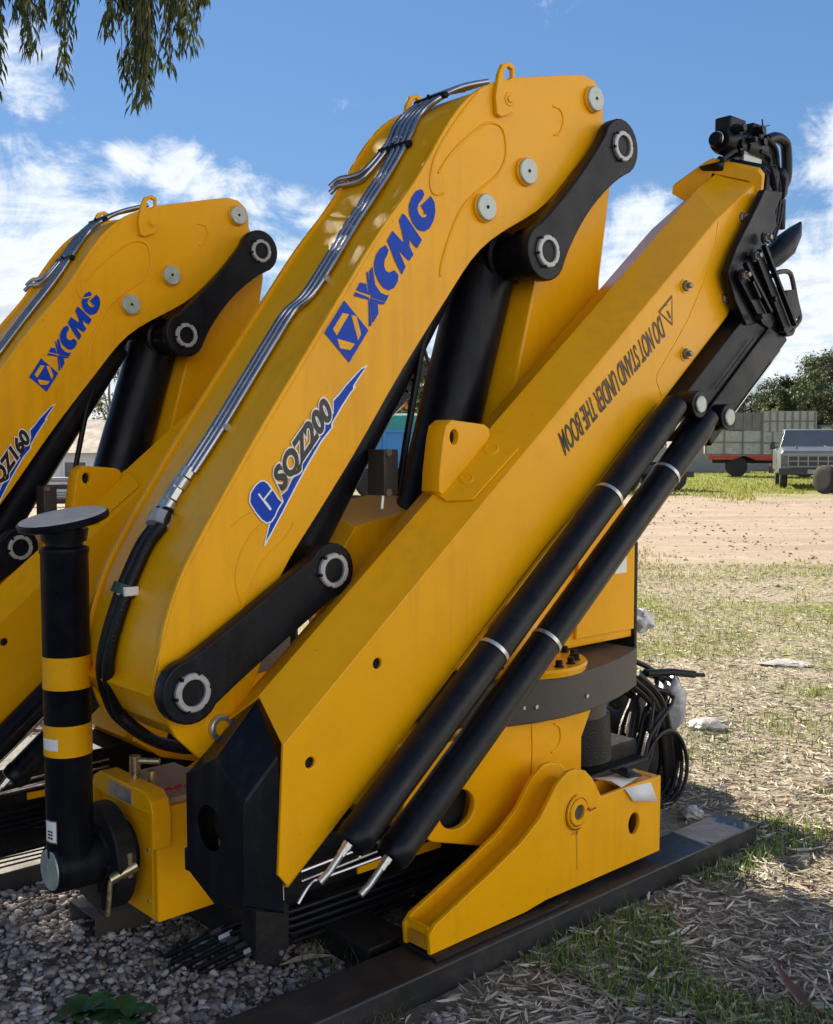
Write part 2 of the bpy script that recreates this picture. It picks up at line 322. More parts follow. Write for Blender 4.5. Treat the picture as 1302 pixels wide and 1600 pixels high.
# raised ribs / seams on the near cheek
def seam(pts, v, parent, r=.0035, m=None, k=6, name='weld_seam'):
    mb = MB(); mb.tube([Lp(a, b, v) for a, b in pts], r, 8, smooth=k); return mb.build(name, m or Y, parent)
seam([(688, 432), (690, 412), (704, 365), (722, 325), (745, 300), (775, 275), (789, 250), (790, 222), (784, 200), (770, 192), (756, 195), (735, 210), (705, 240), (685, 270)], BI - .0005, inner, .0045)
seam([(693, 302), (678, 303), (672, 285), (678, 250), (695, 215), (722, 175), (748, 142)], BI - .0005, inner, .0035)
seam([(864, 166), (876, 172), (880, 190), (874, 208), (866, 211)], BI - .0005, inner, .0035)
seam([(400, 1000), (378, 945), (368, 905), (376, 865), (395, 832), (412, 815), (420, 803), (408, 799), (385, 804), (362, 822)], BI - .0002, inner, .0024)
seam([(362, 980), (378, 950), (395, 905), (415, 870), (440, 845), (455, 825), (458, 815)], BI - .0002, inner, .0024)
seam([(241, 1100), (238, 1075), (244, 1040), (262, 978), (280, 918), (318, 842)], BI - .0002, inner, .0016)
seam([(318, 842), (390, 712), (536, 466), (602, 356)], BI - .0002, inner, .0012)
# pins with zinc caps
for a, b, r in [(820, 269, .042), (755, 325, .042), (925, 156, .042)]:
    c = P(a, b, BI); disc('pin_boss', c, BI - .012, BI + .002, r + .004, Y, inner); d = disc('pin_cap', c, BI - .022, BI - .010, r, M['pincap'], inner)
    MB().lathe(Lc(c[0], BI - .0245, c[1]), (0, 1, 0), [(0, 0), (0, .005), (.002, .006), (.004, .006)], 12).build('grease_hole', M['dark'], inner)
c = P(343, 1136, BI); disc('hinge_pin', c, BI - .02, BI, .035, M['zinc'], inner, hole=.022); disc('hinge_pin_core', c, BI - .012, BI, .023, Y, inner)
# lifting eyes: a loop plate welded on each cheek
eye = [(775, 178), (773, 150), (778, 115), (784, 100), (795, 97), (803, 104), (803, 130), (803, 165), (799, 177), (790, 181), (781, 183)]
hole = [(786, 122), (787, 110), (793, 104), (799, 109), (799, 122), (792, 126)]
plate('lifting_eye', [Q(eye, BI - .010), Q(hole, BI - .010)[::-1]], BI - .016, BI, Y, inner, .003)
c = P(790, 157, BI); disc('eye_washer', c, BI - .019, BI - .014, .022, Y, inner); disc('eye_bolt', c, BI - .024, BI - .018, .012, Y, inner)
plate('lifting_eye', [Q(eye, BI - .010), Q(hole, BI - .010)[::-1]], BJ, BJ + .016, Y, inner, .003)
# ---- decals on the inner boom
def c1(x, y): return (500 + x / 5.335, 280 + y / 5.335)
def c2(x, y): return (380 + x / 5.333, 560 + y / 5.333)
VD = BI - .0016
def decal(name, polys, m, parent, conv, v=VD, th=.0008):
    return plate(name, [[P(*conv(a, b), v) for a, b in q] for q in polys], v - th, v, m, parent, 0, 0)
logo = [(203, 1010), (405, 1260), (243, 1528), (38, 1280)]
hexa = [(190, 1115), (305, 1142), (342, 1290), (252, 1425), (160, 1405), (108, 1250)]
decal('emblem', [logo], M['blue'], inner, c1)
decal('emblem_bars', [[(190, 1115), (242, 1126), (140, 1302), (108, 1250)]], Y, inner, c1, VD - .0008)
decal('emblem_bars', [[(262, 1133), (305, 1142), (342, 1290), (318, 1345)]], Y, inner, c1, VD - .0008)
decal('emblem_bars', [[(146, 1330), (292, 1372), (252, 1425), (166, 1408)]], Y, inner, c1, VD - .0008)
Xp = [[(303, 925), (335, 860), (385, 870), (398, 940), (405, 962)], [(282, 972), (296, 940), (410, 985), (412, 1008)], [(388, 775), (402, 770), (424, 960), (408, 965)],
      [(412, 768), (438, 728), (462, 880), (505, 945), (555, 968), (578, 962), (548, 1022), (425, 985)], [(418, 990), (548, 1028), (530, 1045), (482, 1040), (488, 1120), (448, 1188), (438, 1195)], [(406, 1010), (416, 1010), (432, 1215), (410, 1228)]]
for q in Xp: pass
decal('brand_lettering', Xp, M['blue'], inner, c1)
Cp = [(548, 548), (572, 592), (562, 630), (540, 670), (535, 720), (548, 762), (578, 780), (598, 768), (622, 758), (655, 800), (650, 850), (620, 905), (575, 928), (530, 905), (488, 850), (458, 775), (452, 700), (470, 630), (505, 575)]
decal('brand_lettering', [Cp], M['blue'], inner, c1)
Mp = [(605, 430), (642, 470), (688, 520), (700, 515), (680, 420), (660, 345), (690, 285), (712, 300), (780, 400), (850, 505), (812, 575), (790, 560), (745, 500), (748, 560), (780, 630), (745, 680), (700, 640), (655, 590), (690, 670), (715, 730), (682, 795), (630, 690), (560, 510)]
decal('brand_lettering', [Mp], M['blue'], inner, c1)
Gp = [(860, 95), (870, 130), (850, 170), (822, 205), (812, 250), (826, 290), (852, 318), (880, 318), (895, 300), (885, 285), (868, 295), (870, 268), (842, 222), (925, 140), (955, 190), (963, 270), (950, 340), (915, 410), (870, 436), (820, 425), (775, 370), (745, 290), (742, 220), (765, 150), (800, 100), (838, 82)]
decal('brand_lettering', [Gp], M['blue'], inner, c1)
sw = [(1040, 52), (990, 75), (920, 145), (860, 210), (800, 290), (745, 345), (745, 450), (640, 590), (560, 730), (490, 860), (480, 910), (400, 1000), (360, 1090), (310, 1135), (330, 1190), (215, 1370), (172, 1565), (185, 1562), (240, 1460), (330, 1290), (450, 1060), (560, 860), (660, 690), (750, 575), (745, 545), (830, 400), (900, 290), (940, 240), (930, 225), (985, 140)]
swi = [(1020, 75), (985, 92), (925, 158), (865, 222), (805, 302), (756, 355), (756, 455), (650, 600), (570, 740), (500, 868), (492, 915), (410, 1008), (370, 1098), (322, 1140), (340, 1192), (228, 1372), (192, 1520), (232, 1450), (320, 1285), (440, 1052), (550, 850), (650, 680), (735, 575), (733, 545), (818, 395), (890, 285), (915, 255), (915, 228), (972, 140)]
decal('swoosh_outline', [sw], M['white'], inner, c2); decal('swoosh', [swi], M['blue'], inner, c2, VD - .0008)
Gb = [(175, 1012), (215, 1040), (262, 1110), (300, 1165), (335, 1195), (295, 1260), (270, 1320), (240, 1365), (195, 1378), (150, 1350), (95, 1280), (48, 1200), (55, 1120), (100, 1050), (140, 1018)]
Gi = [(173, 1024), (205, 1048), (232, 1088), (168, 1170), (135, 1120), (122, 1132), (180, 1210), (225, 1270), (240, 1255), (205, 1205), (182, 1178), (245, 1098), (290, 1170), (320, 1198), (285, 1255), (262, 1312), (232, 1355), (197, 1366), (158, 1340), (105, 1274), (60, 1198), (66, 1126), (108, 1060), (142, 1030)]
decal('letter_outline', [Gb], M['white'], inner, c2, VD - .0012); decal('letter_badge', [Gi], M['blue'], inner, c2, VD - .0018)
O_, E_, H_ = c2(318, 1112), c2(752, 462), c2(243, 957)
o1, ref = text_on('model_lettering', 'SQZ200', O_, E_, H_, VD - .0022, M['inkblack'], inner, bold=.05)
o2, _ = text_on('lettering_outline', 'SQZ200', O_, E_, H_, VD - .0016, M['white'], inner, bold=.10, ref=ref)
model_objs = [o1, o2]; brand_set = [c for c in kids(inner) if c.name.split('.')[0] in ('emblem', 'emblem_bars', 'emblem_triangle', 'brand_lettering')]; model_set = [c for c in kids(inner) if c.name.split('.')[0] in ('swoosh_outline', 'swoosh', 'letter_outline', 'letter_badge')]
# ---- pipes over the boom's back
def on_back(x, y, off=.008):
    d = rayd(x, y); o = Vector((0, 0, CAMH)); best = None
    du, dz, dv = d.dot(U), d.z, d.dot(V)
    for i in range(len(skin_top) - 1):
        (a0, b0), (a1, b1) = skin_top[i], skin_top[i + 1]; ex, ez = a1 - a0, b1 - b0; nn = (ez, -ex)
        den = du * nn[0] + dz * nn[1]
        if abs(den) < 1e-9: continue
        t = ((a0) * nn[0] + (b0 - CAMH) * nn[1]) / den; s_, z_ = t * du, CAMH + t * dz
        k = ((s_ - a0) * ex + (z_ - b0) * ez) / (ex * ex + ez * ez); vv = t * dv
        if -.02 <= k <= 1.02 and t > 0 and (best is None or t < best[0]):
            l = math.hypot(ex, ez); best = (t, Lc(s_ - ez / l * off, vv, z_ + ex / l * off))
    return best[1] if best else Lp(x, y, 2.6)
spine = [(752, 131), (712, 139), (681, 154), (650, 188), (634, 222), (607, 272), (557, 349), (518, 414), (484, 466), (455, 493), (430, 532), (391, 596), (345, 672), (300, 742)]
offs = [-.030, -.004, .022, .050, .078]
base = [on_back(x, y, .013) for x, y in spine]
for k in range(3):
    mb = MB(); mb.tube([p + Vector((0, offs[k], 0)) for p in base], .0098, 12, smooth=5); mb.build('steel_pipe', M['chrome'], inner)
far_pts = [(576, 280), (557, 290), (534, 295), (520, 307)]
for k in (3, 4):
    pp = [p + Vector((0, offs[k], 0)) for p in base[:5]] + [on_back(x, y + (k - 3) * -10, .014) for x, y in far_pts]
    mb = MB(); mb.tube(pp, .0092, 12, smooth=5); mb.build('steel_pipe', M['chrome'], inner)
for (x, y) in [(628, 234), (681, 154)]:
    q = on_back(x, y, .012); t = (on_back(x + 6, y - 10, .012) - q).normalized()
    a = q + Vector((0, -.05, .002)); b = q + Vector((0, .095, .002)); mb = MB(); mb.tube([a, b], .012, 8); mb.tube([q + Vector((0, .02, 0)), q + Vector((0, .02, 0)) + Vector((-.018, 0, .012))], .006, 6); mb.build('pipe_clamp', M['black'], inner, bevel=.002)
for (x, y) in [(345, 672), (500, 442)]:
    q = on_back(x, y, .006); MB().tube([q + Vector((0, -.045, .004)), q + Vector((0, .036, .004))], .011, 8).build('pipe_clip', M['zinc'], inner)
hp = [(300, 742), (284, 767), (262, 802), (252, 827), (231, 857), (209, 905), (194, 946), (176, 1007), (171, 1053), (184, 1099), (202, 1132), (240, 1157), (275, 1166), (300, 1168)]
hb = []
for i, (x, y) in enumerate(hp):
    if y < 1130: hb.append(on_back(x + 4, y, .02))
    else:
        hb.append(Lp(x, y, hb[-1][1] + V0 - .01))
for k in (-1, 1):
    mb = MB(); mb.tube([p + Vector((0, k * .018, 0)) for p in hb[2:]], .0165, 12, smooth=6); mb.build('hydraulic_hose', M['rubber'], inner)
    mb = MB(); q = [p + Vector((0, k * .013, 0)) for p in [on_back(*a, .016) for a in [(304, 736), (294, 752), (283, 768), (272, 786), (256, 812)]]]
    for i, (r0, sg) in enumerate([(.015, 6), (.018, 12), (.016, 6), (.0185, 12)]): mb.tube([q[i] + (q[i + 1] - q[i]) * .06, q[i] + (q[i + 1] - q[i]) * .94], r0, sg)
    mb.build('hose_fitting', M['zinc'], inner)
q = hb[3] * .75 + hb[2] * .25; t = (hb[3] - hb[2]).normalized()
MB().tube([q - t * .02 + Vector((0, 0, .003)), q + t * .02 + Vector((0, 0, .003))], .034, 10).build('foil_wrap', M['film'], inner)
q = (hb[5] + hb[6]) * .5; t = (hb[6] - hb[5]).normalized()
MB().box((-.020, -.040, -.012), (.020, .012, .012)).build('hose_tag', M['white'], inner, bevel=.002).matrix_local = Matrix.Translation(q + Vector((-.012, 0, 0))) @ t.to_track_quat('Z', 'Y').to_matrix().to_4x4() if False else Matrix.Translation(q)
mb = MB(); mb.tube([q - t * .014, q + t * .014], .036, 12); mb.build('hose_sleeve', M['green'], inner)

# ---- link arms (dog bones)
def dogbone(name, c0, r0, c1_, r1, waist, v0, v1, parent, shift=0):
    a = Vector(c0); b = Vector(c1_); d = (b - a); Ln = d.length; d.normalize(); n = Vector((-d.y, d.x)); pts = []
    A1 = R(62)
    for i in range(17):
        t = A1 + (2 * math.pi - 2 * A1) * i / 16; pts.append(a + (d * math.cos(t) + n * math.sin(t)) * r0)
    x0, h0 = r0 * math.cos(A1), r0 * math.sin(A1); x1, h1 = Ln - r1 * math.cos(A1), r1 * math.sin(A1)
    def side(sg):
        o = []
        for i in range(1, 12):
            u = i / 12; x = x0 + (x1 - x0) * u
            lo = h0 + (h1 - h0) * u; f = math.sin(math.pi * u) ** .8; o.append(a + d * x + n * sg * (lo * (1 - f) + waist * f) + n * shift * f)
        return o
    pts += side(-1)
    for i in range(17):
        t = math.pi + A1 + (2 * math.pi - 2 * A1) * i / 16; pts.append(b + (d * math.cos(t) + n * math.sin(t)) * r1)
    pts += side(1)[::-1]
    return plate(name, [[tuple(p) for p in pts]], v0, v1, K, parent, .005)
lo0, lo1 = P(300, 1082, 2.36), P(520, 891, 2.36)
up0, up1 = P(972, 229, 2.35), P(855, 393, 2.35)
def ringset(c, v, parent, rin, rout):
    d = disc('pin_ring', c, v - .012, v, rout, M['ring'], parent, hole=rin)
    disc('pin_core', c, v - .004, v + .004, rin + .001, K, parent)
    for k in range(6):
        a = k * math.pi / 3 + .2; p = Lc(c[0] + math.cos(a) * (rout - .0005), v - .0085, c[1] + math.sin(a) * (rout - .0005)); MB().box(p - Vector((.004, .0045, .004)), p + Vector((.004, .0045, .004))).build('ring_notch', K, parent)
db = dogbone('link_arm', lo0, .083, lo1, .076, .068, 2.36, 2.405, crane); ringset(lo0, 2.36, db, .034, .050); ringset(lo1, 2.36, db, .034, .049)
dogbone('link_arm', lo0, .083, lo1, .076, .068, BJ + .012, BJ + .057, crane)
du_ = dogbone('link_arm', up0, .095, up1, .094, .058, 2.35, 2.395, crane, shift=-.012); ringset(up0, 2.35, du_, .036, .052); ringset(up1, 2.35, du_, .036, .053)
dogbone('link_arm', up0, .095, up1, .094, .058, BJ + .012, BJ + .057, crane, shift=-.012)
# cross pins between the pairs of links
mb = MB(); mb.tube([Lc(lo0[0], 2.40, lo0[1]), Lc(lo0[0], BJ + .02, lo0[1])], .045, 24); mb.build('hinge_pin', K, crane)
mb = MB(); mb.tube([Lc(lo1[0], 2.40, lo1[1]), Lc(lo1[0], BJ + .02, lo1[1])], .058, 24); mb.build('hinge_pin', K, crane)
mb = MB(); mb.lathe(Lc(up1[0], 2.395, up1[1]), (0, 1, 0), [(0, 0), (0, .085), (.05, .085), (.055, .075), (.13, .075), (.135, .088), (.30, .088), (.305, .075), (.46, .075)]); mb.build('hinge_pin', K, crane)
mb = MB(); mb.tube([Lc(up0[0], 2.395, up0[1]), Lc(up0[0], BJ + .02, up0[1])], .050, 24); mb.build('hinge_pin', K, crane)

# ---- lift cylinder (thick) and boom cylinder
VC = 2.63
a = Lp(756, 425, VC); b = Lp(681, 745, VC); ax = (b - a).normalized(); ln = (b - a).length + .45
lift = MB().lathe(a - ax * .04, ax, [(0, .05), (0, .108), (.012, .114), (.05, .116), (.055, .109), (.08, .109), (ln, .109), (ln, 0)], 48).build('lift_cylinder', K, crane)
hd = Lc(up1[0] - .04, VC, up1[1] - .01)
MB().tube([a, hd], .075, 24).build('rod_eye', K, lift)
MB().tube([Lp(676, 490, 2.56), Lp(660, 540, 2.56), Lp(634, 695, 2.56), Lp(622, 775, 2.56)], .0115, 10).build('oil_pipe', K, lift)
p = Lp(602, 738, 2.5); mb = MB(); mb.box(p - Vector((.028, .03, .07)), p + Vector((.028, .05, .07))); blk = mb.build('valve_block', M['greycover'], lift, bevel=.004)
for dz in (-.06, .06): MB().lathe(p + Vector((-.015, -.031, dz)), (0, -1, 0), [(0, .012), (.006, .012), (.006, 0)], 6).build('bolt', M['zinc'], blk)
MB().tube([p + Vector((-.02, -.01, -.07)), p + Vector((-.025, -.01, -.11))], .009, 8).build('fitting', M['zinc'], blk)
e0_, e1_ = Vector(P(684, 495, VC)), Vector(P(527, 806, VC)); dd = (e1_ - e0_).normalized(); nn_ = Vector((dd.y, -dd.x)) * .078
if nn_.x > 0: nn_ = -nn_
a2 = e0_ + nn_ - dd * .25; b2 = e1_ + nn_ + dd * .26; a = Lc(a2.x, VC, a2.y); b = Lc(b2.x, VC, b2.y); ax = (b - a).normalized(); ln = (b - a).length
bc = MB().lathe(a, ax, [(0, 0), (0, .05), (.1, .05), (.1, .078), (ln - .10, .078), (ln - .09, .084), (ln - .05, .084), (ln - .045, .045), (ln, .045), (ln, 0)], 40).build('boom_cylinder', K, crane)
mb = MB(); mb.tube([Lc(lo1[0], 2.52, lo1[1]), Lc(lo1[0], 2.74, lo1[1])], .068, 28); mb.build('rod_eye', K, bc)

# ---- column
colp = [P(930, 150, 2.50), P(945, 235, 2.50)] ; 
cs = [(2.935, 2.62), (3.04, 2.72), (3.12, 2.72), (3.17, 2.62), (3.215, 2.56), (3.225, 2.44), (3.165, 2.10), (3.165, 1.75), (3.25, 1.42), (3.385, 1.14), (3.385, .765), (2.44, .765), (2.50, 1.10), (2.70, 1.68), (2.805, 2.04), (2.86, 2.25)]
cs = [(s * (2.50 / 2.45) if False else s, z) for s, z in cs]
column = plate('column', [cs], 2.47, 2.79, Y, crane, .012)
plate('side_plate', [[(3.03, .80), (3.375, .80), (3.375, 1.13), (3.24, 1.40), (3.05, 1.40)]], 2.455, 2.472, Y, column, .003)
MB().box(Lc(3.385, 2.46, .60), Lc(3.400, 2.80, 1.13)).build('edge_strip', M['black_matt'], column)
MB().box(Lc(3.25, 2.452, 1.02), Lc(3.32, 2.4545, 1.12)).build('notice_sticker', M['white'], column)
c = (3.045, 2.655)
gv = Q([(470, 905), (500, 868), (537, 804), (560, 797), (640, 776), (700, 757), (720, 800), (640, 900), (540, 980)], 2.66)
mb = MB(); mb.loft([[Lc(a, 2.60, z - .035) for a, z in gv], [Lc(a, 2.80, z + .015) for a, z in gv]]); mb.build('column_gusset', Y, column, bevel=.004)
# rotating base: bolted flange, grey brown cover, cast foot
cov = [(2.36, 2.42), (2.50, 2.30), (2.60, 2.270), (2.72, 2.253), (2.84, 2.256), (2.96, 2.275), (3.08, 2.305), (3.20, 2.345), (3.30, 2.385), (3.31, 2.90), (3.1, 2.98), (2.4, 2.98), (2.30, 2.70)]
def vprism(name, pts, z0, z1, m, parent, bevel=.004): 
    mb = MB(); mb.loft([[Lc(s, v, z0) for s, v in pts], [Lc(s, v, z1) for s, v in pts]]); return mb.build(name, m, parent, bevel=bevel)
cover = vprism('swing_cover', cov, .605, .745, M['greycover'], crane)
for s, v in [(2.84, 2.254), (2.60, 2.268), (2.56, 2.285)]:
    MB().lathe(Lc(s, v + .004, .66), (0, -1, 0), [(0, .007), (.008, .007), (.008, 0)], 6).build('cover_screw', M['zinc'], cover)
fl = MB().lathe(Lc(2.735, 2.475, .745), (0, 0, 1), [(0, .235), (.018, .24), (.026, .235), (.028, 0)], 64).build('slew_flange', Y, crane)
for k in range(18):
    a = k * math.pi / 9 + .1
    if math.sin(a) > .5: continue
    p = Lc(2.735 + .20 * math.cos(a), 2.475 + .20 * math.sin(a), .772)
    mb = MB(); mb.lathe(p, (0, 0, 1), [(0, .016), (.003, .016), (.003, .012), (.02, .012), (.022, .010), (.022, 0)], 12); mb.build('flange_bolt', K, fl)
MB().lathe(Lc(2.70, 2.49, .77), (0, 0, 1), [(0, .15), (.04, .12), (.2, .11), (.2, 0)], 40).build('collar', Y, fl)
bs = [(2.08, .60), (2.945, .61), (2.935, .585), (2.885, .50), (2.885, .33), (2.75, .22), (2.42, .235), (2.18, .31), (2.06, .40)]
hb_ = [(P(715, 1265, 2.31)[0] + .075 * math.cos(a), P(715, 1265, 2.31)[1] + .060 * math.sin(a)) for a in [2 * math.pi * k / 32 for k in range(32)]]
basef = plate('swing_base', [bs, hb_[::-1]], 2.31, 2.335, Y, crane, .005)
plate('rear_plate', [bs], 2.40, 2.93, Y, basef, .02)
hc_ = P(715, 1265, 2.31); disc('hole_shade', hc_, 2.37, 2.399, .10, M['dark'], basef)  # dark disc painted as the shade behind the hole
seam([(866, 1131), (874, 1136), (876, 1155), (870, 1170), (862, 1176)], 2.309, basef, .004)
seam([(831, 1132), (832, 1180), (828, 1240)], 2.309, basef, .003)
# black stabiliser housing with the hose rack and steel tubes beside it
hous = MB().box(Lc(1.72, 2.56, .13), Lc(3.55, 2.98, .32)).build('beam_housing', M['black_matt'], crane, bevel=.006)
MB().box(Lc(1.9, 2.50, .10), Lc(3.3, 2.60, .16)).build('housing_flange', M['black_matt'], hous, bevel=.004)
rk = plate('hose_rack', [[P(400, 1500, 2.44), P(436, 1512, 2.44), P(452, 1478, 2.44), P(452, 1415, 2.44), P(425, 1395, 2.44), P(400, 1420, 2.44)]], 2.44, 2.46, M['black_matt'], crane, .002)
rs0 = P(430, 1500, 2.44)[0]
MB().box(Lc(rs0 - .015, 2.445, P(430, 1508, 2.44)[1]), Lc(rs0 + .015, 2.90, P(430, 1420, 2.44)[1] - .02)).build('rack_bar', M['black_matt'], rk, bevel=.003)
MB().lathe(Lc(*[P(438, 1488, 2.44)[0]], 2.441, P(438, 1488, 2.44)[1]), (0, -1, 0), [(0, .008), (.008, .008), (.008, 0)], 6).build('bolt', M['zinc'], rk)
for k in range(5):
    mb = MB(); mb.tube([Lp(256 + 10 * k, 1496 + 10 * k, 2.74 - .03 * k), Lp(346 + 13 * k, 1452 + 7.5 * k, 2.66 - .03 * k), Lp(420 + 6 * k, 1428 + 9 * k, 2.50 - .01 * k), Lp(455, 1424 + 12 * k, 2.475), Lp(760, 1318 + 12 * k, 2.46)], .0085, 10); t_ = mb.build('steel_tube', M['black'], crane)
    q0 = Lp(352 + 13 * k, 1449 + 7.5 * k, 2.655 - .03 * k); q1 = Lp(330 + 13 * k, 1460 + 7.5 * k, 2.675 - .03 * k)
    MB().tube([q0, q1], .012, 6).build('tube_nut', M['zinc'] if k in (1, 4) else M['rail'], t_)
mb = MB(); mb.tube([Lp(466, 1412, 2.40), Lp(486, 1380, 2.40), Lp(505, 1372, 2.40), Lp(560, 1352, 2.40), Lp(620, 1330, 2.40)], .006, 8, smooth=4); mb.build('steel_pipe', M['chrome'], crane)
for dy in (0, 14): 
    mb = MB(); mb.tube([Lp(470, 1362 + dy * 1.1, 2.46), Lp(600, 1312 + dy, 2.46), Lp(700, 1275 + dy, 2.46)], .006, 8); mb.build('steel_pipe', M['chrome'], crane)
plate('guide_strip', [[P(560, 1352, 2.5), P(690, 1310, 2.5), P(690, 1324, 2.5), P(560, 1366, 2.5)]], 2.5, 2.51, Y, crane, .002)
# cross member between the skids
MB().box(Lc(1.90, 2.27, .005), Lc(2.06, 2.99, .085)).build('cross_member', M['black_matt'], crane, bevel=.004)
MB().box(Lc(2.9, 2.27, .005), Lc(3.06, 2.99, .085)).build('cross_member', M['black_matt'], crane, bevel=.004)
MB().box(Lc(1.95, 2.5, .085), Lc(2.05, 2.9, .14)).build('spacer_block', M['black_matt'], crane, bevel=.004)

# ---- stabiliser box (yellow) and leg
bx = MB().box(Lc(1.475, 2.69, .150), Lc(1.72, 3.04, .475)).build('stabiliser_box', Y, crane, bevel=.004)
fr = [(2.675, .475), (2.69, .50), (2.74, .528), (3.02, .528), (3.045, .50), (3.045, .44)]
# hooped front rim
mb = MB(); mb.loft([[Lc(s_, v_, z_) for v_, z_ in [(2.672, .37), (2.672, .475), (2.684, .505), (2.715, .525), (2.99, .525), (3.03, .505), (3.045, .47), (3.045, .36), (3.03, .36), (3.03, .465), (2.70, .465), (2.69, .45), (2.688, .37)]] for s_ in (1.452, 1.51)]); mb.build('front_rim', Y, bx, bevel=.003)
pn = MB().box(Lc(1.4725, 2.715, .165), Lc(1.4755, 3.0, .425)).build('access_panel', Y, bx, bevel=.001)
for v_, z_ in ((2.735, .35), (2.735, .20)): MB().lathe(Lc(1.473, v_, z_), (-1, 0, 0), [(0, .006), (.004, .006), (.004, 0)], 8).build('screw', M['zinc'], pn)
MB().box(Lc(1.4495, 2.79, .472), Lc(1.452, 2.93, .515)).build('data_plate', M['zinc'], bx)
MB().box(Lc(1.52, 2.71, .475), Lc(1.72, 3.02, .492)).build('wood_pad', M['wood'], bx, bevel=.003)
mb = MB(); q = Lc(1.50, 2.86, .50); mb.tube([q, q + Vector((0, 0, .09))], .016, 16); mb.tube([q + Vector((0, 0, .075)), q + Vector((.05, -.055, .075))], .009, 10); mb.tube([q + Vector((.03, -.045, 0)), q + Vector((.03, -.045, .05))], .012, 10); mb.build('locking_pin', M['brass'], bx)
mb = MB(); q = Lc(1.55, 2.74, .50)
for k in range(8): mb.tube([q + Vector((.012 * k - .02, .01 * math.sin(k * 2.1), .012)), q + Vector((.012 * k - .008, .012 * math.cos(k * 1.7), .006))], .004, 6)
mb.build('red_wire', M['redtag'], bx)
# pivot disc and leg
VL = 2.845
dk = MB().lathe(Lc(1.475, VL + .03, .315), (-1, 0, 0), [(0, .09), (.04, .09), (.045, .152), (.095, .152), (.10, .147), (.10, .10), (.11, .10), (.11, 0)], 56).build('pivot_disc', M['black_matt'], crane)
cyl_ = MB().lathe(Lc(1.41, VL, .325), (-1, 0, 0), [(0, .06), (0, .07), (.12, .07), (.175, .068), (.18, .062), (.18, 0)], 40).build('pivot_hub', K, crane)
MB().lathe(Lc(1.2305, VL, .325), (-1, 0, 0), [(0, .058), (.004, .056), (.004, 0)], 40).build('hub_cap', M['pincap'], cyl_)
SL = 1.290
leg = MB().lathe(Lc(SL, VL, .30), (0, 0, 1), [(0, 0), (0, .058), (.06, .064), (.90, .064), (.905, .067), (.915, .067), (.92, .062), (.925, .04), (.925, 0)], 48).build('stabiliser_leg', K, crane)
for z0, z1 in ((.545 + .04, .635 + .042), (.79 - .005, .90 - .015)):
    pass
bands = [(P(108, 1185, VL - .06)[1], P(108, 1136, VL - .06)[1]), (P(106, 1080, VL - .06)[1], P(106, 1029, VL - .06)[1])]
for z0, z1 in bands:
    MB().lathe(Lc(SL, VL, z0), (0, 0, 1), [(0, .063), (0, .0655), (z1 - z0, .0655), (z1 - z0, .063)], 48).build('yellow_band', Y, leg)
def wrap(name, z0, z1, a0, a1, m, parent, r=.0662):
    mb = MB(); n = 8; vs = []; fs = []
    for i in range(n + 1):
        a = a0 + (a1 - a0) * i / n
        for z in (z0, z1): vs.append(Lc(SL + r * math.cos(a), VL + r * math.sin(a), z))
    for i in range(n): fs.append((2 * i, 2 * i + 2, 2 * i + 3, 2 * i + 1))
    mb.add(vs, fs); return mb.build(name, m, parent)
wrap('notice_sticker', .405, .470, R(175), R(215), M['brass'], leg, .0660); wrap('notice_label', .409, .466, R(177), R(213), M['white'], leg, .0665)
mb = MB()
for k in range(3):
    for sg in (0, 1):
        a = R(190 + sg * 9); z = .420 + k * .009; p = Lc(SL + .0668 * math.cos(a), VL + .0668 * math.sin(a), z); mb.box(p - Vector((.0015, .004, .0022)), p + Vector((.0015, .004, .0022)))
mb.build('printed_mark', M['inkblack'], leg)
wrap('torn_label', bands[0][0] + .02, bands[0][0] + .052, R(172), R(222), M['paper'], leg, .0664)
ft = MB().lathe(Lc(SL, VL, 1.215), (0, 0, 1), [(0, .03), (.0, .05), (.02, .052), (.02, .06), (.055, .066), (.055, .03)], 40).build('pad_socket', K, leg)
tilt = Vector((-.20, -.03, 1)).normalized()
pad = MB().lathe(Lc(SL + .005, VL, 1.262), tilt, [(0, .045), (.012, .05), (.02, .112), (.024, .122), (.038, .124), (.042, .120), (.042, 0)], 64).build('foot_pad', K, leg)
MB().lathe(Lc(SL + .005, VL, 1.262) + tilt * .0425, tilt, [(0, .118), (.001, .117), (.0012, 0)], 64).build('pad_face', M['padtop'], pad)  # pale disc carrying the painted sky sheen
# locking bolt under the hub and small bracket
mb = MB(); q = Lc(1.36, VL - .10, .29); mb.tube([q, q + Vector((.07, -.02, .03))], .016, 12); mb.tube([q + Vector((.0, 0, 0)), q + Vector((-.01, .0, -.10))], .007, 8); mb.tube([q + Vector((.05, -.015, .0)), q + Vector((.05, -.015, .07))], .009, 8); mb.build('locking_bolt', M['brass'], cyl_)
plate('leg_bracket', [[(1.30, .26), (1.40, .30), (1.41, .15), (1.39, .14)]], VL - .01, VL + .004, M['rail'], cyl_, .002)

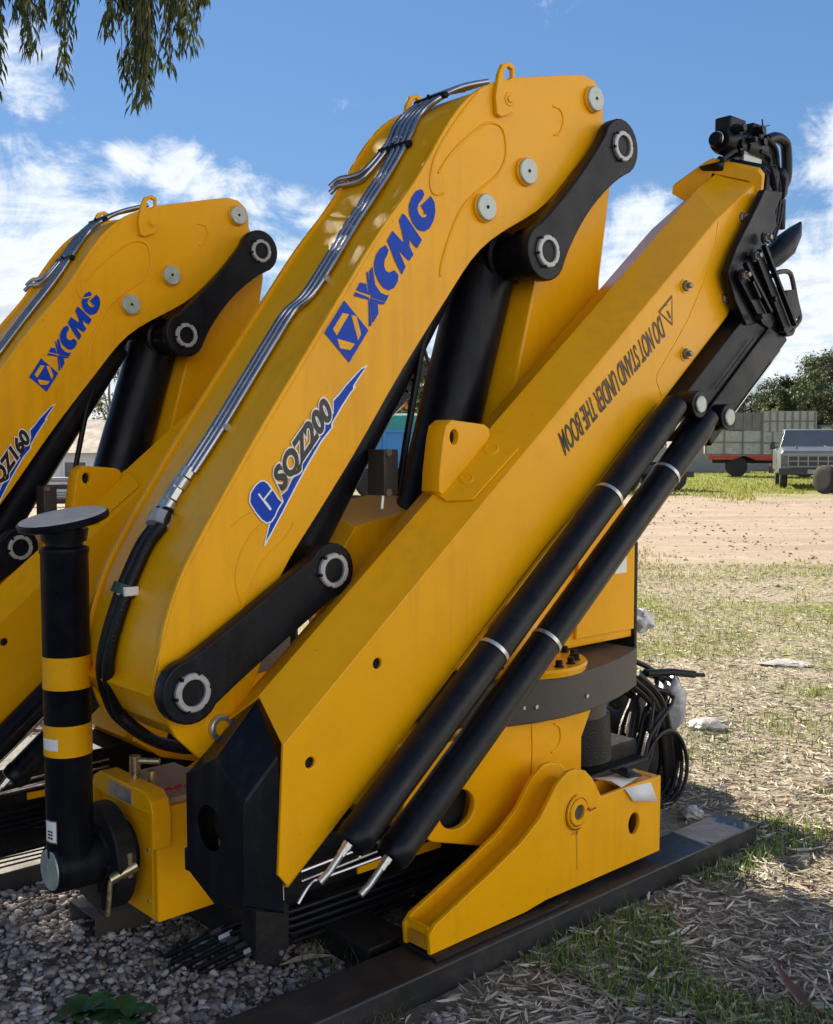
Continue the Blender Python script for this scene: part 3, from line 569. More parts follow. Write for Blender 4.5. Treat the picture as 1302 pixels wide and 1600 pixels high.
# ---- bridge brackets (yellow feet with a bearing eye)
near = [(673, 1493), (821, 1426), (853, 1407), (1031, 1329), (1033, 1212), (1000, 1222), (940, 1245), (932, 1228), (926, 1216), (915, 1204), (900, 1202), (888, 1206), (878, 1217), (870, 1227), (845, 1278), (816, 1316), (773, 1359), (681, 1445), (671, 1462)]
VB = 2.115
bp_ = Q(near, VB); cE = P(901, 1268, VB)
hole_ = [(P(991, 1287, VB)[0] + .030 * math.cos(a), P(991, 1287, VB)[1] + .037 * math.sin(a)) for a in [2 * math.pi * k / 28 for k in range(28)]]
def bracket(v0, v1, name='bridge_bracket'):
    b = plate(name, [bp_, hole_[::-1]], v0, v0 + .016, Y, crane, .003)
    plate('back_plate', [bp_], v1 - .016, v1, Y, b, .003)
    def sp(a): return inset(Q(a, VB), .0)
    for pts in ([(685, 1447), (815, 1322), (850, 1284), (878, 1228), (893, 1212)], ):
        q = Q(pts, VB); qi = inset(q, .035); qo = inset(q, .027)
        plate('web', [qo + qi[::-1]], v0 + .016, v1 - .016, Y, b, 0)
    qb = Q([(676, 1488), (1028, 1326)], VB); plate('floor_plate', [[qb[0], qb[1], (qb[1][0], qb[1][1] + .012), (qb[0][0], qb[0][1] + .012)]], v0 + .016, v1 - .016, Y, b, 0)
    qe = Q([(676, 1488), (676, 1452)], VB); plate('end_plate', [[(qe[0][0] - .004, qe[0][1]), (qe[0][0] + .008, qe[0][1]), (qe[0][0] + .008, qe[1][1]), (qe[0][0] - .004, qe[1][1])]], v0 + .016, v1 - .016, Y, b, 0)
    qt = Q([(1012, 1219), (1033, 1214)], VB); 
    tq = Q([(985, 1228), (1032, 1213), (1032, 1219), (985, 1234)], VB); plate('top_plate', [tq], v0 + .016, v1 - .016, Y, b, 0)
    rq = Q([(1024, 1214), (1032, 1212), (1030, 1328), (1022, 1331)], VB); plate('end_wall', [rq], v0 + .016, v1 - .016, Y, b, 0)
    hcc = P(991, 1287, VB); disc('hole_shade', hcc, v0 + .05, v0 + .06, .06, M['dark'], b)  # dark disc stands for shade inside the bracket hole
    return b
bn = bracket(VB, VB + .115)
disc('bearing_seat', cE, VB - .003, VB + .002, .062, Y, bn); disc('bearing_ring', cE, VB - .010, VB + .002, .052, Y, bn, hole=.046); disc('bearing_boss', cE, VB - .014, VB + .002, .042, Y, bn, hole=.024)
disc('bearing_bore', cE, VB - .006, VB + .002, .0245, M['greycover'], bn)
for rr in (.0565, .0455):
    mb = MB(); mb.tube([Lc(cE[0] + rr * math.cos(a), VB - .0035, cE[1] + rr * math.sin(a)) for a in [R(95) + R(190) * k / 24 for k in range(25)]], .0016, 6); mb.build('rust_line', M['black_matt'], bn)
mb = MB(); q = Lc(cE[0] + .032, VB - .012, cE[1]); mb.tube([q, q + Vector((.008, -.004, .006)), q + Vector((.014, -.004, -.004)), q + Vector((.045, -.004, -.001))], .0025, 6); mb.build('split_pin', M['redtag'], bn)
plate('oil_streak', [[(cE[0] - .003, cE[1] - .06), (cE[0] + .004, cE[1] - .06), (cE[0] + .008, cE[1] - .19), (cE[0] + .004, cE[1] - .19)]], VB - .0008, VB - .0002, M['seam'], bn, 0)
plate('oil_stain', [[(cE[0] - .030, cE[1] - .068), (cE[0] - .008, cE[1] - .055), (cE[0] + .012, cE[1] - .060), (cE[0] + .006, cE[1] - .075), (cE[0] - .012, cE[1] - .072)]], VB - .0008, VB - .0002, M['seam'], bn, 0)
mb = MB(); q = Lp(697, 1448, VB + .05); mb.lathe(q, (0, 0, 1), [(0, .02), (.006, .024), (.010, .012), (.035, .010), (.035, 0)], 14); mb.build('anchor_bolt', M['zinc'], bn)
MB().box(Lc(bp_[0][0] - .0015 - .002, VB + .022, bp_[0][1] + .012), Lc(bp_[0][0] - .003, VB + .09, bp_[0][1] + .05)).build('stamped_plate', M['seam'], bn)
MB().box(Lc(1.985, VB - .03, .083), Lc(2.55, VB + .13, .097 - .004)).build('sole_plate', M['black_matt'], bn, bevel=.002)
bf = bracket(3.03, 3.03 + .115)
plate('oil_filler', [[(2.63, .2), (2.66, .2), (2.66, .22), (2.63, .22)]], 2.2, 2.21, Y, bf, 0) if False else None

# ---- outer boom
VO, VR, VF = 2.15, 2.29, 2.43
A0, C0 = P(445, 1166, VO), P(443, 1380, VO); Cb = P(436, 1368, VO)
A1, A2 = P(1122, 341, VO), P(1184, 286, VO); Cend = P(1137, 492, VO); Emid = P(1190, 300, VO)
C2 = P(1148, 470, VO)
nearface = Q([(445, 1166), (1122, 341), (1184, 283), (1188, 300), (1160, 400), (1147, 474), (1137, 492), (1050, 606), (999, 664), (905, 791), (849, 858), (740, 1002), (634, 1150), (557, 1246), (450, 1385), (435, 1368)], VO)
nf = [P(443, 1166, VO)] + nearface[1:]
def hole_at(x, y, r, v): c = P(x, y, v); return [(c[0] + r * math.cos(a), c[1] + r * math.sin(a)) for a in [2 * math.pi * k / 20 for k in range(20)]][::-1]
outer = plate('outer_boom', [nf, hole_at(485, 1192, .0145, VO), hole_at(590, 1037, .0145, VO)], VO, VO + .012, Y, crane, .0035)
plate('far_side', [nf], VF - .012, VF, Y, outer, .003)
for x, y in ((485, 1192), (590, 1037)): disc('drilled_hole', P(x, y, VO), VO + .0125, VO + .02, .02, M['dark'], outer)
B0, B1, B2 = P(405, 1089, VR), P(1087, 300, VR), (3.70, 2.56)
D0, D1 = (B0[0] - .01, .335), None
def mirror_ridge():
    # lower keel line runs parallel to the lower edges, below them
    c0 = nf[-2]; c1 = P(1137, 492, VO); d = Vector((c1[0] - c0[0], c1[1] - c0[1])).normalized(); n = Vector((d.y, -d.x)); k = .075
    return (c0[0] + n.x * k, c0[1] + n.y * k + .0), (c1[0] + n.x * k, c1[1] + n.y * k)
K0, K1 = mirror_ridge()
def L3(p, v): return Lc(p[0], v, p[1])
mb = MB(); e = .002
mb.add([L3(nf[0], VO + e), L3(B0, VR), L3(B1, VR), L3(nf[1], VO + e)], [(0, 1, 2, 3)])
mb.add([L3(nf[1], VO + e), L3(B1, VR), L3(B2, VR), L3(nf[2], VO + e)], [(0, 1, 2, 3)])
mb.add([L3(nf[0], VF - e), L3(B0, VR), L3(B1, VR), L3(nf[1], VF - e)], [(0, 1, 2, 3)])
mb.add([L3(nf[1], VF - e), L3(B1, VR), L3(B2, VR), L3(nf[2], VF - e)], [(0, 1, 2, 3)])
roof = mb.build('roof_skin', Y, outer, smooth=0)
md = roof.modifiers.new('t', 'SOLIDIFY'); md.thickness = .006; md.offset = 0
mb = MB(); c0_, c1_ = nf[-2], P(1137, 492, VO)
mb.add([L3(c0_, VO + e), L3(K0, VR), L3(K1, VR), L3(c1_, VO + e)], [(0, 1, 2, 3)]); mb.add([L3(c0_, VF - e), L3(K0, VR), L3(K1, VR), L3(c1_, VF - e)], [(0, 1, 2, 3)])
kl = mb.build('keel_skin', Y, outer); md = kl.modifiers.new('t', 'SOLIDIFY'); md.thickness = .006; md.offset = 0
# edge rim where near side meets roof
mb = MB(); mb.tube([L3(nf[0], VO + .003), L3(nf[1], VO + .003)], .0035, 8); mb.tube([L3(nf[1], VO + .003), L3(B1, VR)], .003, 8); mb.build('edge_weld', Y, outer)
seam([(1122, 345), (1118, 380), (1100, 440), (1075, 500), (1050, 545), (1027, 585), (1026, 595), (1034, 618)], VO - .0002, outer, .0018, k=1)
# hexagonal black end cap with access hole
SF, SB = 1.425, 1.56
def hexsec(s, zs, shrink=0): return [Lc(s, v, z) for v, z in zs]
front = [(2.166, .642), (2.290, .722), (2.432, .652), (2.432, .398), (2.30, .345), (2.172, .378)]
back = [(2.158, .735), (2.290, .845), (2.425, .735), (2.425, .36), (2.30, .30), (2.158, .335)]
back_s = [1.515, 1.545, 1.515, 1.515, 1.52, 1.53]
mb = MB(); secs = [hexsec(SF, front), [Lc(back_s[i], *back[i]) for i in range(6)]]
hc = (2.322, .535); nh = 32
ring = [Lc(SF, hc[0] + .058 * math.cos(2 * math.pi * k / nh), hc[1] + .058 * math.sin(2 * math.pi * k / nh)) for k in range(nh)]
mb.loft(secs, cap=False); mb.add(secs[1], [tuple(range(6))])
cap = mb.build('end_cap', K, outer, smooth=20, bevel=.005)
me = fill2d([front[::1], [(hc[0] + .058 * math.cos(2 * math.pi * k / nh), hc[1] + .058 * math.sin(2 * math.pi * k / nh)) for k in range(nh)][::-1]], .004, .0015)
cc = np.zeros(len(me.vertices) * 3); me.vertices.foreach_get('co', cc); cc = cc.reshape(-1, 3)
me.vertices.foreach_set('co', np.stack([cc[:, 2] + SF - S0 - .002, cc[:, 0] - V0, cc[:, 1]], 1).ravel()); me.update(); me.flip_normals(); link('cap_face', me, K, cap, 35)
MB().lathe(Lc(SF + .05, hc[0], hc[1]), (1, 0, 0), [(0, .0), (0, .07), (.01, .07), (.01, 0)]).build('cap_hole_shade', M['dark'], cap)  # dark disc as painted shade inside the access hole
MB().box(Lc(SF - .004, 2.432, .39), Lc(SF + .03, 2.450, .45)).build('cap_lug', K, cap, bevel=.004)
mb = MB(); q = Lp(418, 1385, 2.2); mb.add([q + Vector((-.02, 0, -.03)), q + Vector((.03, -.03, -.035)), q + Vector((.045, 0, .06)), q + Vector((.03, .05, .03))], [(0, 1, 2), (0, 2, 3), (0, 1, 3), (1, 2, 3)]); mb.build('wrapped_fitting', M['film'], cap, smooth=0)
# support lug standing on the roof
lg = Q([(686, 768), (687, 740), (693, 685), (697, 665), (707, 656), (757, 663), (765, 669), (767, 680), (762, 690), (700, 766), (692, 774)], 2.255)
hl = P(710, 683, 2.255); lh = [(hl[0] + .017 * math.cos(a), hl[1] + .022 * math.sin(a)) for a in [2 * math.pi * k / 20 for k in range(20)]][::-1]
lug = plate('support_lug', [lg, lh], 2.255, 2.33, Y, outer, .004)
disc('lug_hole', hl, 2.275, 2.329, .028, M['dark'], lug)
rf = (Vector(L3(nf[1], VO)) - Vector(L3(nf[0], VO))).normalized(); rb = (L3(B0, VR) - L3(nf[0], VO)); 
def on_roof(x, y, off=.004):
    d = rayd(x, y); dl = Vector((d.dot(U), d.dot(V), d.z)); o = Vector((-S0, -V0, CAMH)); n = rf.cross(L3(B0, VR) - L3(nf[0], VO)).normalized()
    if n.z < 0: n = -n
    t = (L3(nf[0], VO) - o).dot(n) / dl.dot(n); return o + dl * t + n * off, n
dbl = [on_roof(x, y, .004)[0] for x, y in [(672, 768), (698, 786), (740, 784), (812, 704), (800, 690), (768, 672)]]; nn = on_roof(700, 750)[1]
mb = MB(); mb.loft([[p for p in dbl], [p + nn * .008 for p in dbl]]); mb.build('doubler_plate', Y, outer, bevel=.002)
for x, y in ((769, 706), (730, 752)):
    p, n = on_roof(x, y, .011); MB().lathe(p, n, [(0, .024), (.003, .022), (.004, .017), (.002, .016), (.002, 0)], 28).build('plug_weld', Y, outer)
# head collar
cf = [(2.125, P(1196, 268, 2.125)), (2.29, None)]
hn = Vector((math.sin(R(24)), 0, -math.cos(R(24)) * -1))
# collar in the plane through the slanted boom end
e0, e1 = P(1192, 312, VO), P(1190, 272, VO)
tq = Vector((e1[0] - e0[0], 0, e1[1] - e0[1])).normalized(); axn = Vector((tq.z, 0, -tq.x))
pa = [Lp(1192, 300, 2.13), Lp(1190, 268, 2.13), Lp(1178, 262, 2.16), Lc(*[P(1110, 250, 2.29)[0] + .13], 2.29, P(1110, 250, 2.29)[1] + .075), Lc(P(1110, 250, 2.29)[0] + .0, 2.44, P(1110, 250, 2.29)[1] + .0), Lc(P(1050, 292, 2.46)[0], 2.50, P(1050, 300, 2.46)[1]), Lc(P(1050, 292, 2.46)[0], 2.50, P(1050, 300, 2.46)[1] - .06)]
band = [(1189, 306, 2.132), (1192, 276, 2.128), (1184, 266, 2.14), (1110, 251, 2.31), (1098, 257, 2.335), (1051, 291, 2.44), (1050, 303, 2.445)]
mb = MB(); up_ = Vector((-.25, 0, .12)).normalized() * .0
o3 = [Lp(x, y, v) for x, y, v in band]; dirb = Vector((rf.x, 0, rf.z)) * .022
thk = []
for p in o3: thk.append(p + Vector((0, 0, 0)))
i3 = []
cen = sum(o3, Vector()) / len(o3) + Vector((-.02, 0, -.16))
for k_, p in enumerate(o3): i3.append(p + (cen - p).normalized() * (.050 if k_ < 4 else .085))
mb.loft([[p for p in o3] + [p for p in i3[::-1]], [p + dirb for p in o3] + [p + dirb for p in i3[::-1]]]); collar = mb.build('boom_collar', Y, outer, bevel=.003)
# bolts with washers
def wbolt(x, y, v, parent, m=M['zinc'], wash=Y, r=.019):
    c = P(x, y, v)
    if wash: disc('washer', c, v - .004, v + .002, r + .006, wash, parent, bev=.001)
    b = MB().lathe(Lc(c[0], v - .003, c[1]), (0, -1, 0), [(0, r), (.012, r), (.015, r - .003), (.015, .010), (.028, .010), (.029, .008), (.029, 0)], 6).build('bolt', m, parent)
for x, y in ((1069, 447), (1130, 466), (1069, 553), (1157, 340)): wbolt(x, y, VO, outer, m=M['bolt'], r=.019)
# warning lettering
c3 = lambda x, y: (860 + x / 5.714, 440 + y / 5.714)
text_on('warning_lettering', 'DO NOT STAND UNDER THE BOOM', c3(978, 300), c3(72, 1362), c3(1030, 488), VO - .0016, M['inkblack'], outer, bold=.012, spacing=1.0)
tri = [c3(1088, 118), c3(965, 270), c3(1092, 392)]; tin = [c3(1086, 142), c3(980, 272), c3(1086, 372)]
decal('warning_triangle', [tri, tin[::-1]], M['inkblack'], outer, lambda a, b: (a, b), VO - .0016)
decal('warning_mark', [[c3(1040, 262), c3(1052, 258), c3(1078, 320), c3(1070, 330)], [c3(1032, 205), c3(1042, 203), c3(1044, 215), c3(1034, 218)]], M['inkblack'], outer, lambda a, b: (a, b), VO - .0016)
# extension cylinders on the near side
def extcyl(p0, p1, vv, fx, pe):
    a = Lp(*p0, vv); b = Lp(*p1, vv); ax = (b - a).normalized(); ln = (b - a).length
    c = MB().lathe(a, ax, [(0, 0), (0, .040), (.010, .047), (.03, .050), (.045, .050), (.048, .048), (ln - .10, .048), (ln - .05, .043), (ln, .040), (ln, 0)], 40).build('extension_cylinder', K, crane)
    pv = P(*pe, vv); disc('cylinder_eye', pv, vv - .036, vv + .036, .046, K, c); disc('pin_cap', pv, vv - .044, vv - .034, .029, M['pincap'], c)
    for f in fx:
        q = a + ax * ln * f; st = MB().lathe(q, ax, [(0, .0478), (0, .0498), (.012, .0498), (.012, .0478)], 40).build('strap', M['zinc'], c)
    fq = a - ax * .0 + Vector((-.012, -.01, .012)); fd = (Lp(p0[0] - 40, p0[1] + 52, vv) - fq).normalized()
    mb = MB(); mb.tube([fq + fd * .0, fq + fd * .015], .014, 6); mb.tube([fq + fd * .015, fq + fd * .035], .012, 6); mb.tube([fq + fd * .035, fq + fd * .085, fq + fd * .11 + Vector((-.01, 0, 0))], .0095, 12); mb.build('pipe_stub', M['zinc'], c)
    return c
extcyl((547, 1321), (1056, 632), 2.085, (.37, .74), (1080, 632)); extcyl((609, 1343), (1106, 651), 2.085, (.42, .83), (1125, 652))
mb = MB(); mb.tube([Lp(560, 1340, 2.10), Lp(760, 1075, 2.10), Lp(1000, 740, 2.10), Lp(1070, 650, 2.10)], .005, 8); mb.build('guide_rod', M['brass'], crane)
# extension beams towards the head
def beam(name, p0, p1, h, v0, v1):
    a = Vector(P(*p0, v0)); b = Vector(P(*p1, v0)); d = (b - a).normalized(); n = Vector((-d.y, d.x)) * h / 2
    return plate(name, [[tuple(a + n), tuple(b + n), tuple(b - n), tuple(a - n)]], v0, v1, M['black_matt'] if False else K, crane, .006)
beam('extension_beam', (1056, 668), (1204, 476), .118, 2.105, 2.26)
beam('extension_beam', (1104, 676), (1224, 512), .115, 2.095, 2.22)
mb = MB(); mb.tube([Lp(1219, 548, 2.10), Lp(1142, 652, 2.10)], .004, 8); mb.build('guide_rod', M['zinc'], crane)
for xa, ya, xb, yb in ((1118, 608, 1178, 528), (1150, 640, 1205, 566)):
    mb = MB(); mb.tube([Lp(xa, ya, 2.094), Lp(xb, yb, 2.094)], .0022, 6); mb.build('weld_seam', M['black_matt'], crane)
# head plates
hp1 = Q([(1194, 296), (1222, 300), (1210, 330), (1212, 352), (1206, 366), (1195, 378), (1204, 396), (1196, 415), (1215, 455), (1240, 512), (1222, 530), (1188, 505), (1165, 508), (1147, 470), (1136, 424), (1150, 385), (1180, 325)], 2.10)
head = plate('head_plate', [hp1], 2.095, 2.125, K, crane, .004)
pl = Q([(1194, 296), (1222, 300), (1215, 380), (1235, 515), (1200, 510), (1150, 470), (1138, 424), (1180, 325)], 2.10)
plate('inner_plate', [pl], 2.20, 2.40, K, head, .004)
for i, dxy in enumerate([(8, 0), (16, 2), (25, 5)]):
    bb = [Lp(x + dxy[0] + 6 * i, y - 2 + dxy[1], v) for x, y, v in band[:4]]; c_ = sum(bb, Vector()) / len(bb) + Vector((0, 0, -.16))
    ii = [p + (c_ - p).normalized() * .05 for p in bb]; d2 = Vector((rf.x, 0, rf.z)) * .03
    mb = MB(); mb.loft([bb + ii[::-1], [p + d2 for p in bb] + [p + d2 for p in ii[::-1]]]); mb.build('end_frame', K, head, bevel=.003)
plate('end_block', [Q([(1112, 256), (1150, 243), (1190, 246), (1212, 262), (1212, 300), (1185, 310), (1150, 300)], 2.28)], 2.26, 2.34, K, head, .008)
for a_, b_ in (((1152, 428), (1190, 500)), ((1180, 395), (1228, 520))):
    q0, q1 = Vector(P(*a_, 2.09)), Vector(P(*b_, 2.09)); d = (q1 - q0).normalized(); n = Vector((-d.y, d.x)) * .022
    plate('diagonal_strap', [[tuple(q0 + n), tuple(q1 + n), tuple(q1 - n), tuple(q0 - n)]], 2.075, 2.093, K, head, .003)
for x, y in ((1194, 372), (1178, 400), (1160, 430)): wbolt(x, y, 2.076, head, m=M['bolt'], wash=K, r=.016)
for i_, (a_, b_) in enumerate((((1163, 412), (1202, 488)), ((1192, 384), (1240, 508)), ((1172, 440), (1184, 466)))):
    q0, q1 = Vector(P(*a_, 2.07)), Vector(P(*b_, 2.07)); d = (q1 - q0).normalized(); n = Vector((-d.y, d.x)) * .006
    plate('edge_bar', [[tuple(q0 + n), tuple(q1 + n), tuple(q1 - n), tuple(q0 - n)]], 2.056, 2.076, K, head, .002)
for k_ in range(3):
    mb = MB(); mb.tube([Lp(x + 5 * k_, y - 3 * k_, 2.12 + .02 * k_) for x, y in ((1206, 262), (1214, 300), (1210, 345), (1200, 380))], .006, 8, smooth=4); mb.build('short_hose', M['rubber'], head)
for x, y in ((1180, 495), (1215, 516), (1201, 468)): wbolt(x, y, 2.078, head, m=K, wash=None, r=.010)
# winch-like valve group on top, bent pipe, hook and handle
tv = MB().lathe(Lp(1116, 217, 2.29), (1, .0, .02), [(0, 0), (0, .024), (.006, .028), (.022, .028), (.024, .020), (.034, .020), (.036, .042), (.055, .048), (.15, .050), (.155, .036), (.17, .036), (.172, .052), (.20, .054), (.30, .054), (.305, .040), (.33, .038), (.34, 0)], 28).build('valve_group', K, crane)
MB().lathe(Lp(1119, 217, 2.29), (1, 0, .02), [(0, .0285), (.003, .0295), (.006, .0285)], 28).build('bright_ring', M['zinc'], tv)
for (x0, x1, y0, y1, va, vb) in ((1134, 1160, 190, 214, 2.27, 2.34), (1170, 1192, 200, 232, 2.27, 2.33), (1146, 1200, 230, 246, 2.25, 2.34)):
    a, b = P(x0, y1, 2.29), P(x1, y0, 2.29); MB().box(Lc(a[0], va, a[1]), Lc(b[0], vb, b[1])).build('valve_block', M['black_matt'], tv, bevel=.008)
for (x, y, r, h) in ((1146, 203, .020, .05), (1180, 206, .022, .04), (1184, 224, .020, .035), (1152, 226, .024, .03), (1160, 222, .015, .06)):
    MB().lathe(Lp(x, y, 2.26), (0, -1, 0), [(0, 0), (0, r), (h * .6, r), (h * .6, r * .7), (h, r * .7), (h, 0)], 6 if r < .021 else 18).build('port_plug', K, tv)
for k_, (xa, ya, xb, yb) in enumerate(((1196, 214, 1216, 262), (1150, 236, 1128, 250), (1188, 236, 1204, 268))):
    mb = MB(); a, b = Lp(xa, ya, 2.24), Lp(xb, yb, 2.24); mb.tube([a, a.lerp(b, .5) + Vector((.03, 0, .02)), b], .009, 8, smooth=5); mb.build('short_hose', M['rubber'], tv)
MB().box(Lp(1148, 258, 2.29) + Vector((0, -.04, 0)), Lp(1176, 252, 2.29) + Vector((0, .03, .01))).build('zinc_plate', M['pincap'], tv, bevel=.002)
mb = MB(); mb.tube([Lp(1190, 205, 2.3), Lp(1192, 196, 2.3), Lp(1191, 186, 2.3)], .003, 6); mb.tube([Lp(1192, 198, 2.3), Lp(1203, 196, 2.3)], .002, 6); mb.build('wire_end', M['rubber'], tv)
mb = MB(); mb.tube([Lp(x, y, 2.3) for x, y in ((1198, 219), (1212, 215), (1225, 222), (1229, 236), (1229, 276), (1222, 292), (1212, 300))], .022, 14, smooth=5); mb.build('bent_pipe', K, tv)
hook = MB(); hk = [(1196, 412), (1210, 400), (1226, 384), (1240, 366), (1248, 353), (1251, 348)]
hook.tube([Lp(x, y, 2.22) for x, y in hk], [.034, .046, .050, .034, .014, .006], 14); hook = hook.build('hook', K, crane)
hook.scale = (1, 1, 1)
mb = MB(); mb.tube([Lp(1222, 312, 2.2), Lp(1221, 358, 2.2)], .015, 10); mb.build('guide_post', K, head)
mb = MB(); mb.tube([Lp(x, y, 2.15) for x, y in ((1204, 432), (1218, 425), (1232, 425), (1238, 436), (1244, 468), (1250, 495), (1246, 505), (1240, 512), (1236, 521), (1222, 523))], .0095, 12, smooth=4); hd_ = mb.build('handle', M['greycover'], head)
plate('latch_box', [Q([(1210, 456), (1224, 454), (1233, 492), (1222, 506), (1212, 496)], 2.15)], 2.10, 2.19, K, head, .004)

# ---- power pack and hose coil on the far right end
gm = MB().lathe(Lc(3.17, 2.60, .615), (0, 0, -1), [(0, .12), (.0, .14), (.13, .14), (.135, .13), (.135, 0)], 40).build('swing_motor', M['greycover'], crane)
MB().lathe(Lc(3.20, 2.62, .48), (0, 0, -1), [(0, .10), (.0, .15), (.17, .16), (.2, .14), (.2, 0)], 40).build('motor_body', M['rubber'], gm)
MB().box(Lc(3.05, 2.50, .13), Lc(3.55, 2.95, .26)).build('tank', M['black_matt'], crane, bevel=.01)
coil = MB()
ccx = Lp(1020, 1197, 2.60)
for k in range(9):
    r_ = .160 - .008 * (k % 5); off = Vector((.004 * k, -.06 + .016 * k, .004 * math.sin(k * 3)))
    coil.tube([ccx + off + Vector((math.cos(a) * r_ * 1.0, math.sin(a * 2 + k) * .008, math.sin(a) * r_)) for a in [2 * math.pi * j / 36 for j in range(36)] + [0]], .0085, 8)
coil.build('hose_coil', M['rubber'], crane)
bun = MB()
for k in range(12):
    o = Vector((random.uniform(-.02, .02), random.uniform(-.04, .04), random.uniform(-.02, .02)))
    bun.tube([p + o * (1 + .4 * i) for i, p in enumerate([Lp(905, 1235, 2.7), Lp(950, 1225, 2.62), Lp(985, 1195, 2.6), Lp(1000, 1130, 2.62), Lp(1000 + k * 3, 1080 - k, 2.66), Lp(975, 1050, 2.7)])], .011, 8, smooth=4)
bun.build('hose_bundle', M['rubber'], crane)
bl = MB()
for k in range(9):
    o = Vector((random.uniform(-.03, .02), random.uniform(-.03, .03), random.uniform(-.02, .02)))
    bl.tube([p + o for p in [Lp(990, 1060, 2.6), Lp(1025, 1095, 2.58), Lp(1040, 1150, 2.58), Lp(1045, 1240, 2.62), Lp(1038, 1275, 2.66)]], .013, 8, smooth=4)
bl.build('hose_bundle', M['rubber'], crane)
def blob(c, rad, m, name, parent, seed=0, amp=.25, sub=3, sc=6):
    bm = bmesh.new(); bmesh.ops.create_icosphere(bm, subdivisions=sub, radius=1)
    for v in bm.verts:
        n = noise.noise(v.co * 1.7 + Vector((seed, 0, 0))) * amp + noise.noise(v.co * sc + Vector((0, seed, 0))) * amp * .35
        v.co = Vector((v.co.x * rad[0], v.co.y * rad[1], v.co.z * rad[2])) * (1 + n)
        v.co += Vector(c)
    me = bpy.data.meshes.new(name); bm.to_mesh(me); bm.free(); return link(name, me, m, parent, 50)
blob(Lp(1046, 1098, 2.62), (.075, .07, .12), M['film'], 'wrapped_hose_end', crane, 3, .35)
blob(Lp(952, 1170, 2.80), (.17, .10, .20), M['black_matt'], 'pump', crane, 9, .3)
blob(Lp(1016, 1172, 2.80), (.13, .09, .20), M['black_matt'], 'reservoir', crane, 19, .3)
blob(Lp(972, 1108, 2.84), (.13, .09, .14), M['black_matt'], 'pump', crane, 29, .25)
MB().box(Lc(3.35, 2.75, .01), Lc(3.74, 3.0, .16)).build('foot_block', M['black_matt'], crane, bevel=.01)
mb = MB(); mb.tube([Lp(1010, 1052, 2.62), Lp(1050, 1050, 2.6), Lp(1085, 1054, 2.58)], .016, 10); mb.tube([Lp(1085, 1054, 2.58), Lp(1100, 1055, 2.57)], .009, 8); mb.build('quick_coupling', K, crane)
blob(Lp(1002, 968, 2.56), (.03, .05, .045), M['paper'], 'paper_wrap', crane, 5, .5)
MB().box(Lc(3.48, 2.52, .02), Lc(3.72, 2.90, .13)).build('block', M['black_matt'], crane, bevel=.01) if False else None
mb = MB(); q = Lp(1005, 1225, 2.55); mb.box(q + Vector((-.02, -.03, -.01)), q + Vector((.0, .03, .045))); mb.build('valve_tag', M['pincap'], crane, bevel=.002)
mb = MB(); mb.tube([Lp(936, 1195, 2.5), Lp(950, 1180, 2.5)], .006, 8); mb.build('bright_pin', M['zinc'], crane)

# ================================================================== second crane: same machine, a size smaller
crane2 = copy_tree(crane, None, skip=model_objs + brand_set + model_set)
crane2.location = world_at(2.02, 4.03); crane2.scale = (.906,) * 3
tag(crane2, 'farther yellow truck crane at the left edge, lettering ending in 160', 'crane', 'yellow folding truck cranes standing on the ground')
inner2 = [c for c in kids(crane2) if c.name.startswith('inner_boom')][0]
o1, _ = text_on('model_lettering', 'SQZ160', O_, E_, H_, VD - .0022, M['inkblack'], inner2, bold=.05, ref=None)
o2, _ = text_on('lettering_outline', 'SQZ160', O_, E_, H_, VD - .0016, M['white'], inner2, bold=.10, ref=_)


def loc2(x, y):
    vv = 4.03 + (BI - V0) * .906; a, z = P(x, y, vv); return Vector(((a - 2.02) / .906, z / .906))
def loc1(x, y): a, z = P(x, y, BI); return Vector((a - S0, z))
def remap(o, A1_, B1_, A2_, B2_):
    a1, b1, a2, b2 = complex(*loc1(*A1_)), complex(*loc1(*B1_)), complex(*loc2(*A2_)), complex(*loc2(*B2_)); k = (b2 - a2) / (b1 - a1)
    n = len(o.data.vertices); c = np.zeros(n * 3); o.data.vertices.foreach_get('co', c); c = c.reshape(-1, 3)
    w = (c[:, 0] + 1j * c[:, 2] - a1) * k + a2; c[:, 0] = w.real; c[:, 2] = w.imag; o.data.vertices.foreach_set('co', c.ravel()); o.data.update()
for st_, prm in ((brand_set, ((545.5, 566.4), (680.5, 330.6), (73, 612), (157, 473))), (model_set, ((575, 569.7), (520.6, 667.8), (87.6, 630.3), (49.8, 699.5)))):
    for q in st_:
        c = q.copy(); c.data = q.data.copy(); COL.objects.link(c); c.parent = inner2; remap(c, *prm)
for q in (o1, o2): remap(q, (575, 569.7), (520.6, 667.8), (87.6, 630.3), (49.8, 699.5))
for c in kids(crane2):
    if c.name.split('.')[0] in ('bridge_bracket', 'swing_base'): c.location.x += .38
for nm in ('link_arm', 'hinge_pin'):
    for c in sorted([c for c in kids(crane2) if c.name.split('.')[0] == nm], key=lambda c: c.name)[:2]:
        if min((Vector(q) for q in [c.matrix_basis @ Vector(k) for k in c.bound_box]), key=lambda q: q.z).z < 1.2: c.location += Vector((.137, 0, .10))

